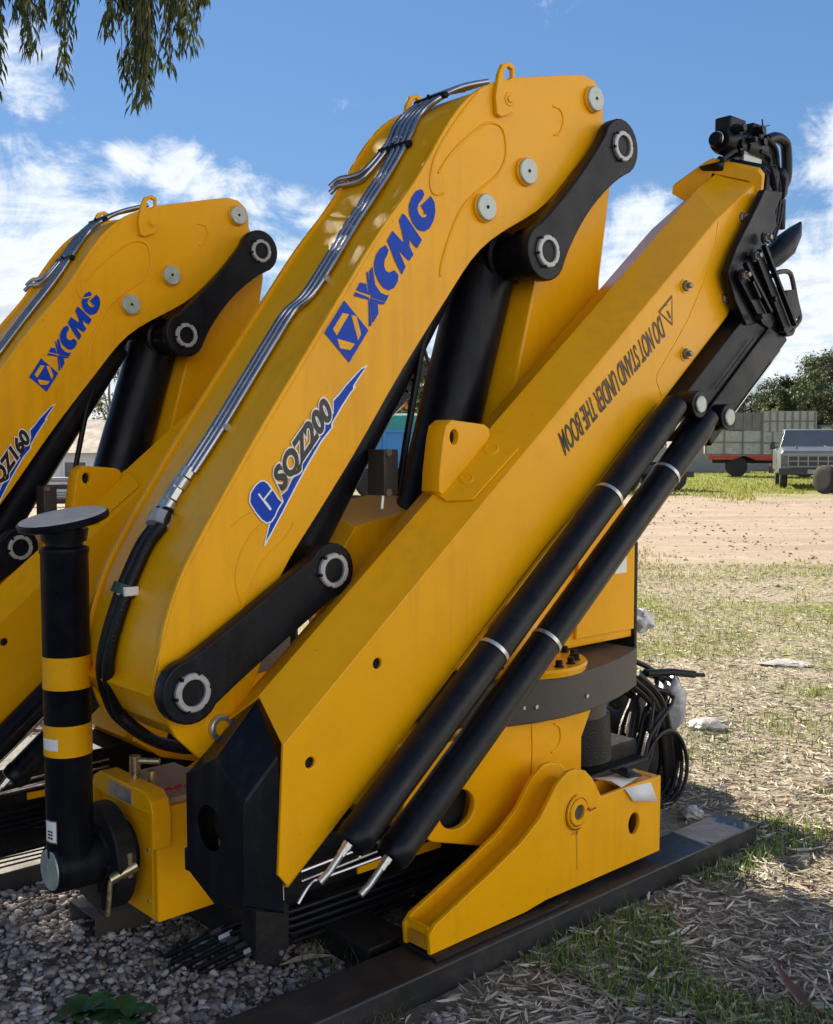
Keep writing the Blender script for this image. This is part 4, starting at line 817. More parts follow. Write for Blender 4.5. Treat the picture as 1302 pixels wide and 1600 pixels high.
# ================================================================== loose things by the cranes
def rail(name, s0, s1, v0, v1, h, m, label, cat='steel rail'):
    root = world_at((s0 + s1) / 2, (v0 + v1) / 2); hl = (s1 - s0) / 2; hw = (v1 - v0) / 2
    mb = MB().box((-hl, -hw, .002), (hl, hw, h)); o = mb.build(name, m, None, bevel=.005); o.location = root; o.rotation_euler = (0, 0, CA); return tag(o, label, cat)
r1 = rail('skid_rail', .6, 3.615, 2.062, 2.232, .083, M['rail'], 'long dark steel rail under the yellow bracket, running to the bottom edge', 'steel rail')
MB().box((-1.0, -.02, .0835), (-.35, .04, .088)).build('rust_patch', M['black_matt'], r1) if False else None
# hollow rectangular tube under the far bracket
def tube_rail(name, s0, s1, v0, v1, h, label, group=None):
    root = world_at((s0 + s1) / 2, (v0 + v1) / 2); hl = (s1 - s0) / 2; hw = (v1 - v0) / 2; t = .006; mb = MB()
    sec = [(-hw, .002), (hw, .002), (hw, h), (-hw, h)]; ins = [(-hw + t, t), (hw - t, t), (hw - t, h - t), (-hw + t, h - t)]
    secs = [[Vector((x, a, b)) for a, b in q] for x, q in ((-hl + .3, ins), (-hl, ins), (-hl, sec), (hl, sec))]; mb.loft(secs, cap=True)
    o = mb.build(name, M['greycover'], None, smooth=20, bevel=.002); o.location = root; o.rotation_euler = (0, 0, CA); return tag(o, label, 'steel tube')
tube_rail('rectangular_tube', 1.435, 3.6, 3.0, 3.18, .072, 'open-ended flat black steel tube lying under the striped leg of the nearer crane')
def rail2(s0, s1, v0, v1, label):
    return rail('skid_rail', s0, s1, v0, v1, .072, M['rail'], label)
rail2(.9, 3.05, 3.53, 3.68, 'dark steel rail under the farther crane, on the side facing the nearer crane')
# paper sheet on the bracket
mb = MB(); pts = []; fs = []
pc = [(Lp(912, 1216, 2.20), Lp(1000, 1222, 2.18)), ]
rowA = [Lp(925, 1216, 2.22), Lp(955, 1220, 2.17), Lp(978, 1234, 2.108), Lp(990, 1252, 2.105)]
rowB = [Lp(985, 1209, 2.22), Lp(1002, 1210, 2.17), Lp(1018, 1224, 2.108), Lp(1028, 1252, 2.105)]
mb.add(rowA + rowB, [(i, i + 1, i + 5, i + 4) for i in range(3)])
ps = mb.build('paper_sheet', M['paper'], None); ps.location = crane.location; ps.rotation_euler = (0, 0, CA); tag(ps, 'white paper sheet lying on the right end of the yellow bracket', 'paper')
md = ps.modifiers.new('t', 'SOLIDIFY'); md.thickness = .0015
q = Lp(978, 1212, 2.175) + Vector((0, 0, .004)); mb = MB(); mb.lathe(q + Vector((0, 0, .002)), (.12, -.1, 1), [(0, .0), (0, .055), (.006, .055), (.010, .035), (.016, .022), (.022, .018), (.022, 0)], 4)
cp = mb.build('rubber_stopper', M['rubber'], None, bevel=.002); cp.location = crane.location; cp.rotation_euler = (0, 0, CA); tag(cp, 'square black rubber stopper pressing down the paper on the yellow bracket', 'stopper')

# ================================================================== the ground
def XY(x, y): d = rayd(x, y); t = -CAMH / d.z; return Vector((d.x * t, d.y * t, 0))
def at(x, Yd, z=0): return Vector(((x - 651) / F * Yd, Yd, z))          # a spot Yd metres ahead
def zat(y, Yd): return CAMH + (695 - y) / F * Yd
gm_ = bpy.data.materials.new('yard ground'); gm_.use_nodes = True; nt = gm_.node_tree; b = nt.nodes['Principled BSDF']; b.inputs['Roughness'].default_value = .95; b.inputs['Specular IOR Level'].default_value = .2
tcg = N(nt, 'ShaderNodeNewGeometry'); sp = N(nt, 'ShaderNodeSeparateXYZ'); nt.links.new(tcg.outputs['Position'], sp.inputs[0])
def gn(scale, det=8, rough=.65, vec=None):
    n = N(nt, 'ShaderNodeTexNoise', Scale=scale, Detail=float(det), Roughness=rough); nt.links.new(vec or tcg.outputs['Position'], n.inputs['Vector']); return n.outputs[0]
def mapr(x, a, b_, c=0, d=1, sm=True):
    m = N(nt, 'ShaderNodeMapRange'); 
    if sm: m.interpolation_type = 'SMOOTHSTEP'
    nt.links.new(x, m.inputs[0]); m.inputs[1].default_value = a; m.inputs[2].default_value = b_; m.inputs[3].default_value = c; m.inputs[4].default_value = d; return m.outputs[0]
def mth(op, a, b_=None):
    m = N(nt, 'ShaderNodeMath', operation=op)
    for i, q in enumerate((a, b_)):
        if q is None: continue
        if isinstance(q, (int, float)): m.inputs[i].default_value = q
        else: nt.links.new(q, m.inputs[i])
    return m.outputs[0]
def mixc(f, a, c):
    m = N(nt, 'ShaderNodeMix', data_type='RGBA'); nt.links.new(f, m.inputs[0])
    for i, q in ((6, a), (7, c)):
        if isinstance(q, tuple): m.inputs[i].default_value = (*q, 1)
        else: nt.links.new(q, m.inputs[i])
    return m.outputs[2]
# vehicles have drawn the dirt out in bands along X
mpv = N(nt, 'ShaderNodeMapping'); nt.links.new(tcg.outputs['Position'], mpv.inputs[0]); mpv.inputs['Scale'].default_value = (.12, 1, 1)
bands_ = gn(1.1, 9, .7, mpv.outputs[0])
dirt_ = ramp(nt, bands_, [(.25, (.22, .17, .125)), (.5, (.35, .285, .22)), (.75, (.46, .39, .31))])
dirt_ = mixc(mapr(gn(9, 9, .8), .45, .70, 0, .6), dirt_, (.24, .165, .105)); dirt_ = mixc(mapr(gn(1.3, 7, .7), .55, .68, 0, .55), dirt_, (.50, .43, .34))
grass_ = ramp(nt, gn(3.5, 9, .75), [(.3, (.075, .10, .022)), (.5, (.17, .21, .045)), (.7, (.34, .33, .11))])
litter_ = ramp(nt, gn(28, 10, .8), [(.32, (.10, .085, .06)), (.5, (.34, .295, .215)), (.68, (.60, .54, .42))])
gravel_ = ramp(nt, gn(45, 6, .7), [(.3, (.05, .045, .042)), (.7, (.16, .145, .135))])
wob = mth('MULTIPLY_ADD', gn(.35, 6)); wob.node.inputs[1].default_value = 14; wob.node.inputs[2].default_value = -7
yy = mth('ADD', sp.outputs[1], wob)
zone_litter = mapr(yy, 9.5, 15.5, 1, 0)
zone_grass = mapr(yy, 29, 35, 0, 1)
zone_far = mapr(yy, 58, 66, 0, 1)
c = mixc(zone_grass, dirt_, grass_); c = mixc(zone_far, c, dirt_)
patch = mth('MULTIPLY', mapr(gn(.55, 5), .48, .60), mapr(yy, 5, 9, 0, 1)); lit = mixc(patch, litter_, grass_)
c = mixc(zone_litter, c, lit)
gz = mth('MULTIPLY', mapr(mth('ADD', sp.outputs[0], mth('MULTIPLY', gn(1.2, 4), .5)), .45, .15, 0, 1), mapr(sp.outputs[1], 7, 9, 1, 0)); c = mixc(gz, c, gravel_)
nt.links.new(c, b.inputs['Base Color'])
bp = N(nt, 'ShaderNodeBump', Strength=.9, Distance=.02); hh = mth('ADD', gn(30, 8, .75), mth('MULTIPLY', gn(7, 4), 1.5)); nt.links.new(hh, bp.inputs['Height']); nt.links.new(bp.outputs[0], b.inputs['Normal'])
mb = MB(); nx, ny = 70, 90
xs = [math.copysign(abs(t) ** 2.6 * 400, t) for t in np.linspace(-1, 1, nx)]; ys = [-60 + (t ** 2.4) * 760 for t in np.linspace(0, 1, ny)]
vs = []
for y in ys:
    for x in xs:
        r = math.hypot(x, y); z = 0
        if r > 7: z = noise.noise(Vector((x * .25, y * .25, 0))) * .03 * min(1, (r - 7) / 4)
        vs.append((x, y, z))
mb.add(vs, [(j * nx + i, j * nx + i + 1, (j + 1) * nx + i + 1, (j + 1) * nx + i) for j in range(ny - 1) for i in range(nx - 1)])
g = mb.build('ground', gm_, None, smooth=80); tag(g, kind='structure')

def np_mesh(name, verts, faces, m, smooth=False, k=4):
    me = bpy.data.meshes.new(name); me.vertices.add(len(verts)); me.vertices.foreach_set('co', np.asarray(verts, np.float32).ravel())
    nf = len(faces); me.loops.add(nf * k); me.loops.foreach_set('vertex_index', np.asarray(faces, np.int32).ravel())
    me.polygons.add(nf); me.polygons.foreach_set('loop_start', np.arange(0, nf * k, k, dtype=np.int32)); me.polygons.foreach_set('loop_total', np.full(nf, k, np.int32))
    if smooth: me.polygons.foreach_set('use_smooth', [True] * nf)
    me.update(calc_edges=True); o = bpy.data.objects.new(name, me); COL.objects.link(o); me.materials.append(m); return o
def in_view(n, y0, y1, x_fn, power=1.0):
    """random ground points in the visible wedge and a margin beside it; density falls with distance"""
    Yd = y0 * (y1 / y0) ** (rng.random(n) ** power); X = (rng.random(n) * 1.16 - .58) * Yd * .80; 
    k = x_fn(X, Yd); return X[k], Yd[k]
def crane_sv(X, Yd): return X * U.x + Yd * U.y, X * V.x + Yd * V.y
def noise2(X, Yd, s, seed=0): return np.array([noise.noise(Vector((a * s + seed, b_ * s, 0))) for a, b_ in zip(X, Yd)])
# gravel
bm = bmesh.new(); bmesh.ops.create_icosphere(bm, subdivisions=1, radius=1); iv = np.array([v.co[:] for v in bm.verts]); it = np.array([[v.index for v in f.verts] for f in bm.faces]); bm.free()
def stones(name, X, Yd, r0, r1, m, zf=.35):
    n = len(X); r = r0 + (r1 - r0) * rng.random(n) ** 2.2
    jit = 1 + .36 * rng.standard_normal((n, len(iv), 1)) * .8; sc = np.stack([r * (.8 + .5 * rng.random(n)), r * (.8 + .5 * rng.random(n)), r * (.5 + .35 * rng.random(n))], 1)
    p = iv[None] * jit * sc[:, None, :]; a = rng.random(n) * 6.28; ca, sa = np.cos(a)[:, None], np.sin(a)[:, None]; tl = (rng.random(n)[:, None] - .5) * .9
    x = p[..., 0] * ca - p[..., 1] * sa; y = p[..., 0] * sa + p[..., 1] * ca; z = p[..., 2] + x * tl
    v = np.stack([x + X[:, None], y + Yd[:, None], z + (r * zf)[:, None]], 2).reshape(-1, 3)
    f = (it[None] + (np.arange(n) * len(iv))[:, None, None]).reshape(-1, 3); return np_mesh(name, v, f, m, False, 3)
M['stone'] = islandmat('crushed stone', [(0, (.08, .066, .058)), (.25, (.18, .158, .148)), (.6, (.28, .255, .25)), (.85, (.38, .345, .33)), (1, (.50, .47, .45))], .85)
def gx(X, Yd):
    s, v = crane_sv(X, Yd); edge = .35 - .10 * np.sin(Yd * 3) ; return (X < np.where(Yd < 3.4, edge * 0 + .12, .5)) & ~((v > 2.0) & (v < 2.26) & (s > .5) & (s < 3.6))
X, Yd = in_view(56000, 2.2, 8.5, gx, .85); tag(stones('gravel', X, Yd, .005, .0165, M['stone']), kind='stuff', label='grey crushed stone covering the ground around the cranes', cat='gravel')
# fallen gum leaves
def leaves(name, X, Yd, Z, l0, l1, w, m, droop=None, flat=.35, n_seg=4):
    n = len(X); ln = l0 + (l1 - l0) * rng.random(n); wd = ln * w * (.7 + .6 * rng.random(n)); a = rng.random(n) * 6.283; curl = (rng.random(n) - .5) * 1.6; bend = (rng.random(n) - .3) * .5
    t = np.linspace(0, 1, n_seg + 1); prof_ = np.sin(np.pi * np.clip(t, .04, .98)) ** .8
    hx = a[:, None] + curl[:, None] * (t[None] - .5)
    dx = np.cos(hx); dy = np.sin(hx); cx = np.cumsum(dx, 1) / n_seg * ln[:, None]; cy = np.cumsum(dy, 1) / n_seg * ln[:, None]
    pit = (rng.random(n) - .5) * flat; cz = (t[None] * pit[:, None] + bend[:, None] * (t[None] - .5) ** 2) * ln[:, None]
    roll = (rng.random(n) - .5) * 2.0; hw = prof_[None] * wd[:, None] * .5
    lx, ly = -dy * np.cos(roll)[:, None] * hw, dx * np.cos(roll)[:, None] * hw; lz = np.sin(roll)[:, None] * hw
    P0 = np.stack([cx - lx, cy - ly, cz - lz], 2); P1 = np.stack([cx + lx, cy + ly, cz + lz], 2); Pv = np.concatenate([P0, P1], 1)
    Pv[..., 0] += X[:, None]; Pv[..., 1] += Yd[:, None]; Pv[..., 2] += (Z + np.abs(pit) * ln * .3)[:, None]
    k = n_seg + 1; f0 = np.array([[i, i + 1, k + i + 1, k + i] for i in range(n_seg)]); f = (f0[None] + (np.arange(n) * 2 * k)[:, None, None]).reshape(-1, 4)
    return np_mesh(name, Pv.reshape(-1, 3), f, m, True)
M['litter'] = islandmat('dry gum leaves', [(0, (.08, .064, .048)), (.2, (.19, .16, .12)), (.45, (.34, .30, .235)), (.75, (.47, .43, .35)), (.94, (.60, .56, .48)), (1, (.20, .09, .055))], .75)
def lx_(X, Yd):
    s, v = crane_sv(X, Yd); return ((v < 2.04) | (s > 3.62) | (Yd > 5)) & (X > -.55)
X, Yd = in_view(95000, 2.25, 13.5, lx_, .95)
sel = rng.random(len(X)) < np.where(X < .1, .10, 1); X, Yd = X[sel], Yd[sel]
tag(leaves('fallen_leaves', X, Yd, .004 + .016 * rng.random(len(X)), .016, .075, .12, M['litter']), kind='stuff', label='dry narrow gum leaves littering the ground at the right', cat='leaf litter')
# grass
def blades(name, X, Yd, h0, h1, w, m, lean=.6):
    n = len(X); h = h0 + (h1 - h0) * rng.random(n) ** 1.5; a = rng.random(n) * 6.283; le = (rng.random(n)) * lean * h; ww = w * (.6 + .8 * rng.random(n))
    t = np.array([0, .5, 1.0]); cx = np.cos(a)[:, None] * le[:, None] * t[None] ** 2; cy = np.sin(a)[:, None] * le[:, None] * t[None] ** 2; cz = h[:, None] * (t[None] - .2 * t[None] ** 2)
    tw = rng.random(n) * 6.28; px = np.cos(tw)[:, None] * ww[:, None] * np.array([1, .8, .12])[None]; py = np.sin(tw)[:, None] * ww[:, None] * np.array([1, .8, .12])[None]
    Pv = np.concatenate([np.stack([cx - px, cy - py, cz], 2), np.stack([cx + px, cy + py, cz], 2)], 1); Pv[..., 0] += X[:, None]; Pv[..., 1] += Yd[:, None]
    f0 = np.array([[0, 1, 4, 3], [1, 2, 5, 4]]); f = (f0[None] + (np.arange(n) * 6)[:, None, None]).reshape(-1, 4); return np_mesh(name, Pv.reshape(-1, 3), f, m, True)
M['grass'] = islandmat('short grass', [(0, (.04, .10, .02)), (.4, (.10, .20, .035)), (.75, (.19, .28, .06)), (1, (.32, .33, .12))], .7, .3)
def tuft(X, Yd, s, thr, seed): return noise2(X, Yd, s, seed) > thr
X, Yd = in_view(150000, 2.25, 13, lx_, .9); k = tuft(X, Yd, 2.4, .06, 3) & ((X > .0) | (rng.random(len(X)) < .4)) & ((Yd < 4.3) | (rng.random(len(X)) < .35)); X, Yd = X[k], Yd[k]
tag(blades('grass', X, Yd, .02, .085, .0019, M['grass']), kind='stuff', label='thin short grass coming up through the leaf litter', cat='grass')
X, Yd = in_view(60000, 5, 13.5, lambda X, Y_: (X > .5), .6); k = (noise2(X, Yd, .5, 21) + .35 * noise2(X, Yd, 2.2, 5) + np.where((Yd > 7.5) & (X < Yd * .32), .42, .06)) > .14; X, Yd = X[k], Yd[k]
tag(blades('grass_patch', X, Yd, .02, .06, .0032, islandmat('brighter short grass', [(0, (.11, .16, .02)), (.6, (.24, .30, .04)), (1, (.42, .42, .12))], .7, .35)), kind='stuff', label='patches of bright short grass among the leaf litter', cat='grass')  # brighter, yellower colours than the thin grass in the litter
X, Yd = in_view(26000, 2.25, 4.2, lambda X, Y_: (X > -.75) & (X < .2), 1); k = tuft(X, Yd, 2.6, .12, 9); X, Yd = X[k], Yd[k]
tag(blades('dry_grass', X, Yd, .03, .10, .0009, islandmat('wiry grass', [(0, (.06, .085, .03)), (.6, (.13, .14, .06)), (1, (.24, .21, .12))], .7, .2), 1.1), kind='stuff', label='fine wiry grass between the stones and the long steel rail', cat='grass')
X, Yd = in_view(60000, 26, 60, lambda X, Y_: (X > 0) & (np.abs(X) < 24) & (Y_ + 2.0 * np.sin(X * .9) + 1.2 * np.sin(X * 2.3) > 32), 1)
tag(blades('far_grass', X, Yd, .03, .15, .014, islandmat('yellow green grass', [(0, (.12, .14, .02)), (.6, (.26, .27, .04)), (1, (.42, .38, .11))], .7, .4)), kind='stuff', label='bright green grass strip beyond the dirt yard', cat='grass')  # light yellow green colour range
X, Yd = in_view(3000, 11, 31, lambda X, Y_: X > .5, 1); tag(stones('yard_stones', X, Yd, .008, .03, islandmat('yard stones', [(0, (.20, .16, .12)), (.5, (.34, .28, .22)), (1, (.48, .43, .36))], .9), .2), kind='stuff', label='small loose stones on the bare dirt yard', cat='stones')
X, Yd = in_view(60000, 10, 34, lambda X, Y_: (X > .5), .8); k = (noise2(X, Yd * .5, .6, 31) + .4 * noise2(X, Yd, 2.5, 8) - .55 * np.clip(1 - np.abs(Yd - 22) / 12, 0, 1)) > .0; k &= (np.abs(Yd - 22) > 5); X, Yd = X[k], Yd[k]
tag(blades('yard_weeds', X, Yd, .02, .10, .006, islandmat('dry yard weeds', [(0, (.13, .15, .04)), (.5, (.28, .27, .08)), (1, (.44, .38, .18))], .8, .3)), kind='stuff', label='thin dry weeds along both ragged edges of the dirt yard', cat='weeds')
# broad leaved weeds in the bottom left corner
M['bag'] = mat('dirty thin plastic', (.42, .40, .37), .35, var=.3, scale=18, bump=.8, bscale=30, dirt=((.2, .17, .12), .6))
M['weed'] = mat('weed leaf', (.022, .075, .02), .5, var=.4, scale=14)
def weed(x, y, n, size, label, seed):
    random.seed(seed); o = XY(x, y); root = empty('weed', o); tag(root, label, 'plant'); 
    for k in range(n):
        a = k * 2.4 + random.uniform(-.3, .3); el = random.uniform(.25, .9); ln = size * random.uniform(.7, 1.1); w = ln * .28; mb = MB(); cols = []
        d = Vector((math.cos(a), math.sin(a), 0)); sd = Vector((-d.y, d.x, 0))
        for i in range(7):
            t = i / 6; c_ = d * ln * t * math.cos(el * (1 - t * .6)) + Vector((0, 0, ln * (t * math.sin(el) - .45 * t * t) + .01)); hw = w * math.sin(math.pi * min(.97, t * .9 + .08)) ** .9 * (1 + .25 * (i % 2))
            cols.append((c_ - sd * hw + Vector((0, 0, hw * .35)), c_, c_ + sd * hw + Vector((0, 0, hw * .35))))
        mb.add([p for c_ in cols for p in c_], [(3 * i + j, 3 * i + j + 1, 3 * i + j + 4, 3 * i + j + 3) for i in range(6) for j in (0, 1)]); mb.build('leaf', M['weed'], root, smooth=60)
weed(130, 1592, 9, .11, 'broad leaved green weed at the bottom left corner, left one of two', 1); weed(205, 1597, 7, .09, 'broad leaved green weed on the gravel, right one of two', 2); 
# big brown gum leaf at the bottom right, pale one near the rail
def bigleaf(x, y, ln, w, a, z, m, label, tip=.35):
    o = XY(x, y); mb = MB(); d = Vector((math.cos(a), math.sin(a), 0)); sd = Vector((-d.y, d.x, 0)); rows = []
    for i in range(9):
        t = i / 8; c_ = d * ln * (t - .5) + Vector((0, 0, z + tip * ln * t * t)) + sd * math.sin(t * 3) * ln * .08; hw = w / 2 * math.sin(math.pi * min(.98, max(.03, t)))
        rows.append((c_ - sd * hw + Vector((0, 0, hw * .5)), c_, c_ + sd * hw + Vector((0, 0, hw * .7))))
    mb.add([p for c_ in rows for p in c_], [(3 * i + j, 3 * i + j + 1, 3 * i + j + 4, 3 * i + j + 3) for i in range(8) for j in (0, 1)]); q = mb.build('fallen_leaf', m, None, smooth=60); q.location = o; return tag(q, label, 'leaf')
M['brownleaf'] = mat('brown leaf', (.10, .045, .035), .6, var=.3, scale=20); M['paleleaf'] = mat('pale leaf', (.34, .29, .20), .7, var=.2, scale=20)
bigleaf(1250, 1575, .20, .035, R(112), .02, M['brownleaf'], 'large dark brown curled leaf in the bottom right corner')
bigleaf(478, 1512, .16, .03, R(10), .012, M['paleleaf'], 'pale yellowish leaf on the gravel beside the black hose rack', .1)
bigleaf(985, 1372, .16, .028, R(60), .02, M['paleleaf'], 'pale dry leaf leaning near the end of the long rail', .3)
# litter bags on the ground
for (x, y, r_, lab) in ((1230, 1040, (.16, .09, .018), 'flattened white plastic bag lying out on the sunlit leaf litter'), (1105, 1140, (.09, .07, .035), 'crumpled clear plastic bag on the ground beside the hose coil'), (1080, 1278, (.05, .045, .025), 'small scrap of white plastic near the far end of the long rail')):
    q = XY(x, y); o = blob((0, 0, r_[2] * .7), r_, M['bag'], 'plastic_bag', None, x, .5); o.location = q; tag(o, lab, 'plastic bag')

# ================================================================== trees
def foliage(name, centers, n_per, leaf, m, parent, squash=.75, width=.35, droop=0.0):
    cs_ = np.array([(c[0], c[1], c[2], c[3]) for c in centers]); idx = np.repeat(np.arange(len(cs_)), n_per); n = len(idx)
    d = rng.standard_normal((n, 3)); d /= np.linalg.norm(d, axis=1)[:, None]; r = cs_[idx, 3] * (rng.random(n) ** .45); p = cs_[idx, :3] + d * r[:, None] * np.array([1, 1, squash])
    u_ = rng.standard_normal((n, 3)); u_[:, 2] -= droop * 3; u_ /= np.linalg.norm(u_, axis=1)[:, None]; w_ = np.cross(u_, rng.standard_normal((n, 3))); w_ /= np.linalg.norm(w_, axis=1)[:, None] + 1e-6
    L_ = (leaf * (.6 + .8 * rng.random(n)))[:, None]; W_ = L_ * width
    q = np.stack([p, p + u_ * L_ * .5 + w_ * W_ * .5, p + u_ * L_, p + u_ * L_ * .5 - w_ * W_ * .5], 1).reshape(-1, 3)
    o = np_mesh(name, q, np.arange(n * 4).reshape(-1, 4), m, False); o.parent = parent; return o
M['leafdark'] = islandmat('dark leaves', [(0, (.012, .025, .010)), (.5, (.035, .055, .02)), (.8, (.08, .10, .04)), (1, (.17, .18, .09))], .5, .35)
M['leafmid'] = islandmat('grey green leaves', [(0, (.035, .05, .025)), (.5, (.07, .09, .04)), (1, (.15, .16, .08))], .5, .35)
M['leafyel'] = islandmat('yellow green leaves', [(0, (.08, .11, .02)), (.5, (.20, .24, .05)), (1, (.34, .34, .10))], .5, .4)
M['leafbrown'] = islandmat('sparse leaves', [(0, (.07, .07, .04)), (.5, (.14, .13, .07)), (1, (.24, .20, .12))], .6, .3)
M['bark'] = mat('bark', (.16, .12, .09), .9, var=.3, scale=6, bump=.5, bscale=15)
def tree(px, Yd, top, width, base_z, m, label, seed, clumps=26, leaf=.32, dens=170, trunk_r=.14, group='trees beyond the yard', cat='tree', name='tree', sq=.8):
    random.seed(seed); root = empty(name, at(px, Yd)); tag(root, label, cat, group); H = zat(top, Yd); R_ = width / F * Yd / 2; cb = base_z
    tk = MB(); tk.tube([Vector((0, 0, -.1)), Vector((R_ * .05, 0, H * .35)), Vector((-R_ * .05, .1, H * .7)), Vector((0, 0, H * .92))], [trunk_r, trunk_r * .7, trunk_r * .4, trunk_r * .12], 8); cen = []
    for k in range(clumps):
        a = random.uniform(0, 6.28); u_ = random.random(); z = cb + (H - cb) * (.08 + .87 * u_); rr = R_ * math.sqrt(max(.05, 1 - ((u_ - .45) / .62) ** 2)) * random.uniform(.35, 1.0)
        c_ = (math.cos(a) * rr, math.sin(a) * rr, z, R_ * random.uniform(.12, .30)); cen.append(c_)
        if k % 2 == 0: tk.tube([Vector((0, 0, z * .55)), Vector((c_[0] * .5, c_[1] * .5, z * .8)), Vector(c_[:3])], [trunk_r * .35, trunk_r * .2, trunk_r * .05], 5)
    tk.build('trunk', M['bark'], root); foliage('crown', cen, dens, leaf, m, root, sq); return root
TR = [(1310, 62, 555, 190, 2.2, 'leafdark', 'tall dark gum tree behind the old pickup, at the right edge', 70), (1225, 66, 592, 140, 1.6, 'leafdark', 'dark bushy tree behind the light coloured stake truck', 60), (1165, 70, 615, 110, 1.6, 'leafmid', 'grey green tree just right of the two long black cylinders, behind the stake truck', 40),
      (1255, 58, 600, 120, 1.2, 'leafdark', 'low dark tree between the stake truck and the old pickup', 40), (1105, 72, 600, 120, 1.6, 'leafmid', 'grey green tree behind the boom with the warning text', 36), (1390, 60, 560, 200, 1.5, 'leafdark', 'dark tree mostly cut off by the right edge of the photo', 36),
      (1290, 45, 668, 70, .2, 'leafyel', 'small yellow green bush behind the old pickup', 16), (1205, 57, 632, 60, .8, 'leafyel', 'yellow green shrub seen just above the stake truck', 12),
      (175, 48, 560, 130, .9, 'leafbrown', 'thin brownish tree behind the low white shed', 34), (110, 52, 590, 140, 1, 'leafbrown', 'thin tree at the left, hidden mostly by the farther crane', 30), (790, 38, 520, 150, .8, 'leafmid', 'tree hidden behind the column of the nearer crane', 34), (440, 55, 455, 90, .8, 'leafbrown', 'tall thin tree showing between the two cranes', 26),
      (640, 50, 560, 170, 1.6, 'leafmid', 'grey green tree behind the blue truck body', 50), (690, 46, 600, 150, 1.0, 'leafdark', 'dark tree behind the thick black lift cylinder', 36), (640, 40, 632, 55, .9, 'leafyel', 'yellow green shrub behind the blue truck body', 14), (250, 60, 600, 160, 1, 'leafmid', 'tree hidden behind the two cranes', 26)]
for i, (px, Yd, top, w, bz, mm, lab, cl) in enumerate(TR): tree(px, Yd, top, w, bz, M[mm], lab, 100 + i, cl, dens=(250 if mm != 'leafyel' else 300) if mm != 'leafbrown' else 70, leaf=(.20 if mm != 'leafyel' else .10) if mm != 'leafbrown' else .18, name='shrub' if 'shrub' in lab or 'bush' in lab.split(' tree')[0].split()[-1] else 'tree', cat='shrub' if ('shrub' in lab or 'small yellow' in lab) else 'tree', group=None if ('shrub' in lab or 'small yellow' in lab) else 'trees beyond the yard')

# the gum tree beside the photographer: trunk out of the frame at the left, limbs overhead, sprays hanging into view
gum = empty('gum_tree', Vector((-5.6, 7.2, 0))); tag(gum, 'gum tree whose drooping leafy sprays hang into the top left corner', 'tree')
def gl(p): return Vector(p) - Vector((-5.6, 7.2, 0))
random.seed(5)
tk = MB(); tk.tube([gl(p) for p in [(-5.6, 7.2, -.1), (-5.5, 7.1, 2), (-5.2, 6.9, 4.5), (-4.6, 6.6, 7), (-4, 6.6, 9)]], [.34, .28, .24, .16, .06], 14, smooth=4); tk.build('trunk', M['bark'], gum)
limbs = [[(-5.2, 6.9, 4.5), (-4.2, 6.6, 5.2), (-3.0, 6.3, 5.5), (-1.8, 6.0, 5.4)], [(-5.2, 6.9, 4.5), (-4.6, 5.4, 5.6), (-3.6, 4.2, 6.2)], [(-4.9, 6.8, 5.8), (-3.4, 7.4, 7.0), (-1.6, 7.8, 7.4), (.2, 8.2, 7.4)], [(-4.6, 6.6, 7), (-3, 6, 8.2), (-1.2, 5.8, 8.6)], [(-3.0, 6.3, 5.5), (-2.4, 5.9, 5.2), (-1.75, 5.9, 4.9)]]
lm = MB()
for l in limbs: lm.tube([gl(p) for p in l], [.12, .02], 8, smooth=4)
lm.build('limb', M['bark'], gum)
M['gumleaf'] = islandmat('gum leaves', [(0, (.025, .04, .015)), (.4, (.06, .085, .03)), (.8, (.13, .16, .055)), (1, (.30, .30, .13))], .4, .5)
cen = []
for l in limbs:
    for k in range(int(11)):
        a, b_ = Vector(l[1]), Vector(l[-1]); t = random.random() ** .8; p = a.lerp(b_, t) + Vector((random.uniform(-.8, .8), random.uniform(-.9, .9), random.uniform(.25, 1.1))); p = gl(p); cen.append((p.x, p.y, max(p.z, 5.75), random.uniform(.45, .85)))
foliage('crown', cen, 330, .13, M['gumleaf'], gum, .7, .2, .5)
cen = []
for k in range(120):  # unseen clumps spread overhead to shade the cranes and cover the sky
    x, y = random.uniform(-8.5, .3), random.uniform(-1.5, 12)
    if y > 7 and x > -1.2: x -= 2.5
    cen.append((x + 5.6, y - 7.2, 5.9 + max(0, y - 7) * .34 + random.uniform(.3, 2.2), random.uniform(.6, 1.0)))
for k in range(70):  # extra clumps added in the sun's path to shade the booms
    x, y = random.uniform(-7, -1.9), random.uniform(6.8, 11)
    cen.append((x + 5.6, y - 7.2, 5.9 + max(0, y - 7) * .34 + random.uniform(.3, 1.8), random.uniform(.5, .9)))
for k in range(45):  # more clumps added to shade the ground at the left
    x, y = random.uniform(-9, -5), random.uniform(9, 12.5)
    cen.append((x + 5.6, y - 7.2, 6.6 + (y - 9) * .34 + random.uniform(.1, 1.4), random.uniform(.5, .9)))
foliage('shade_crown', cen, 230, .24, M['gumleaf'], gum, .6, .26, .4)  # out-of-view foliage shaped for the shade it casts
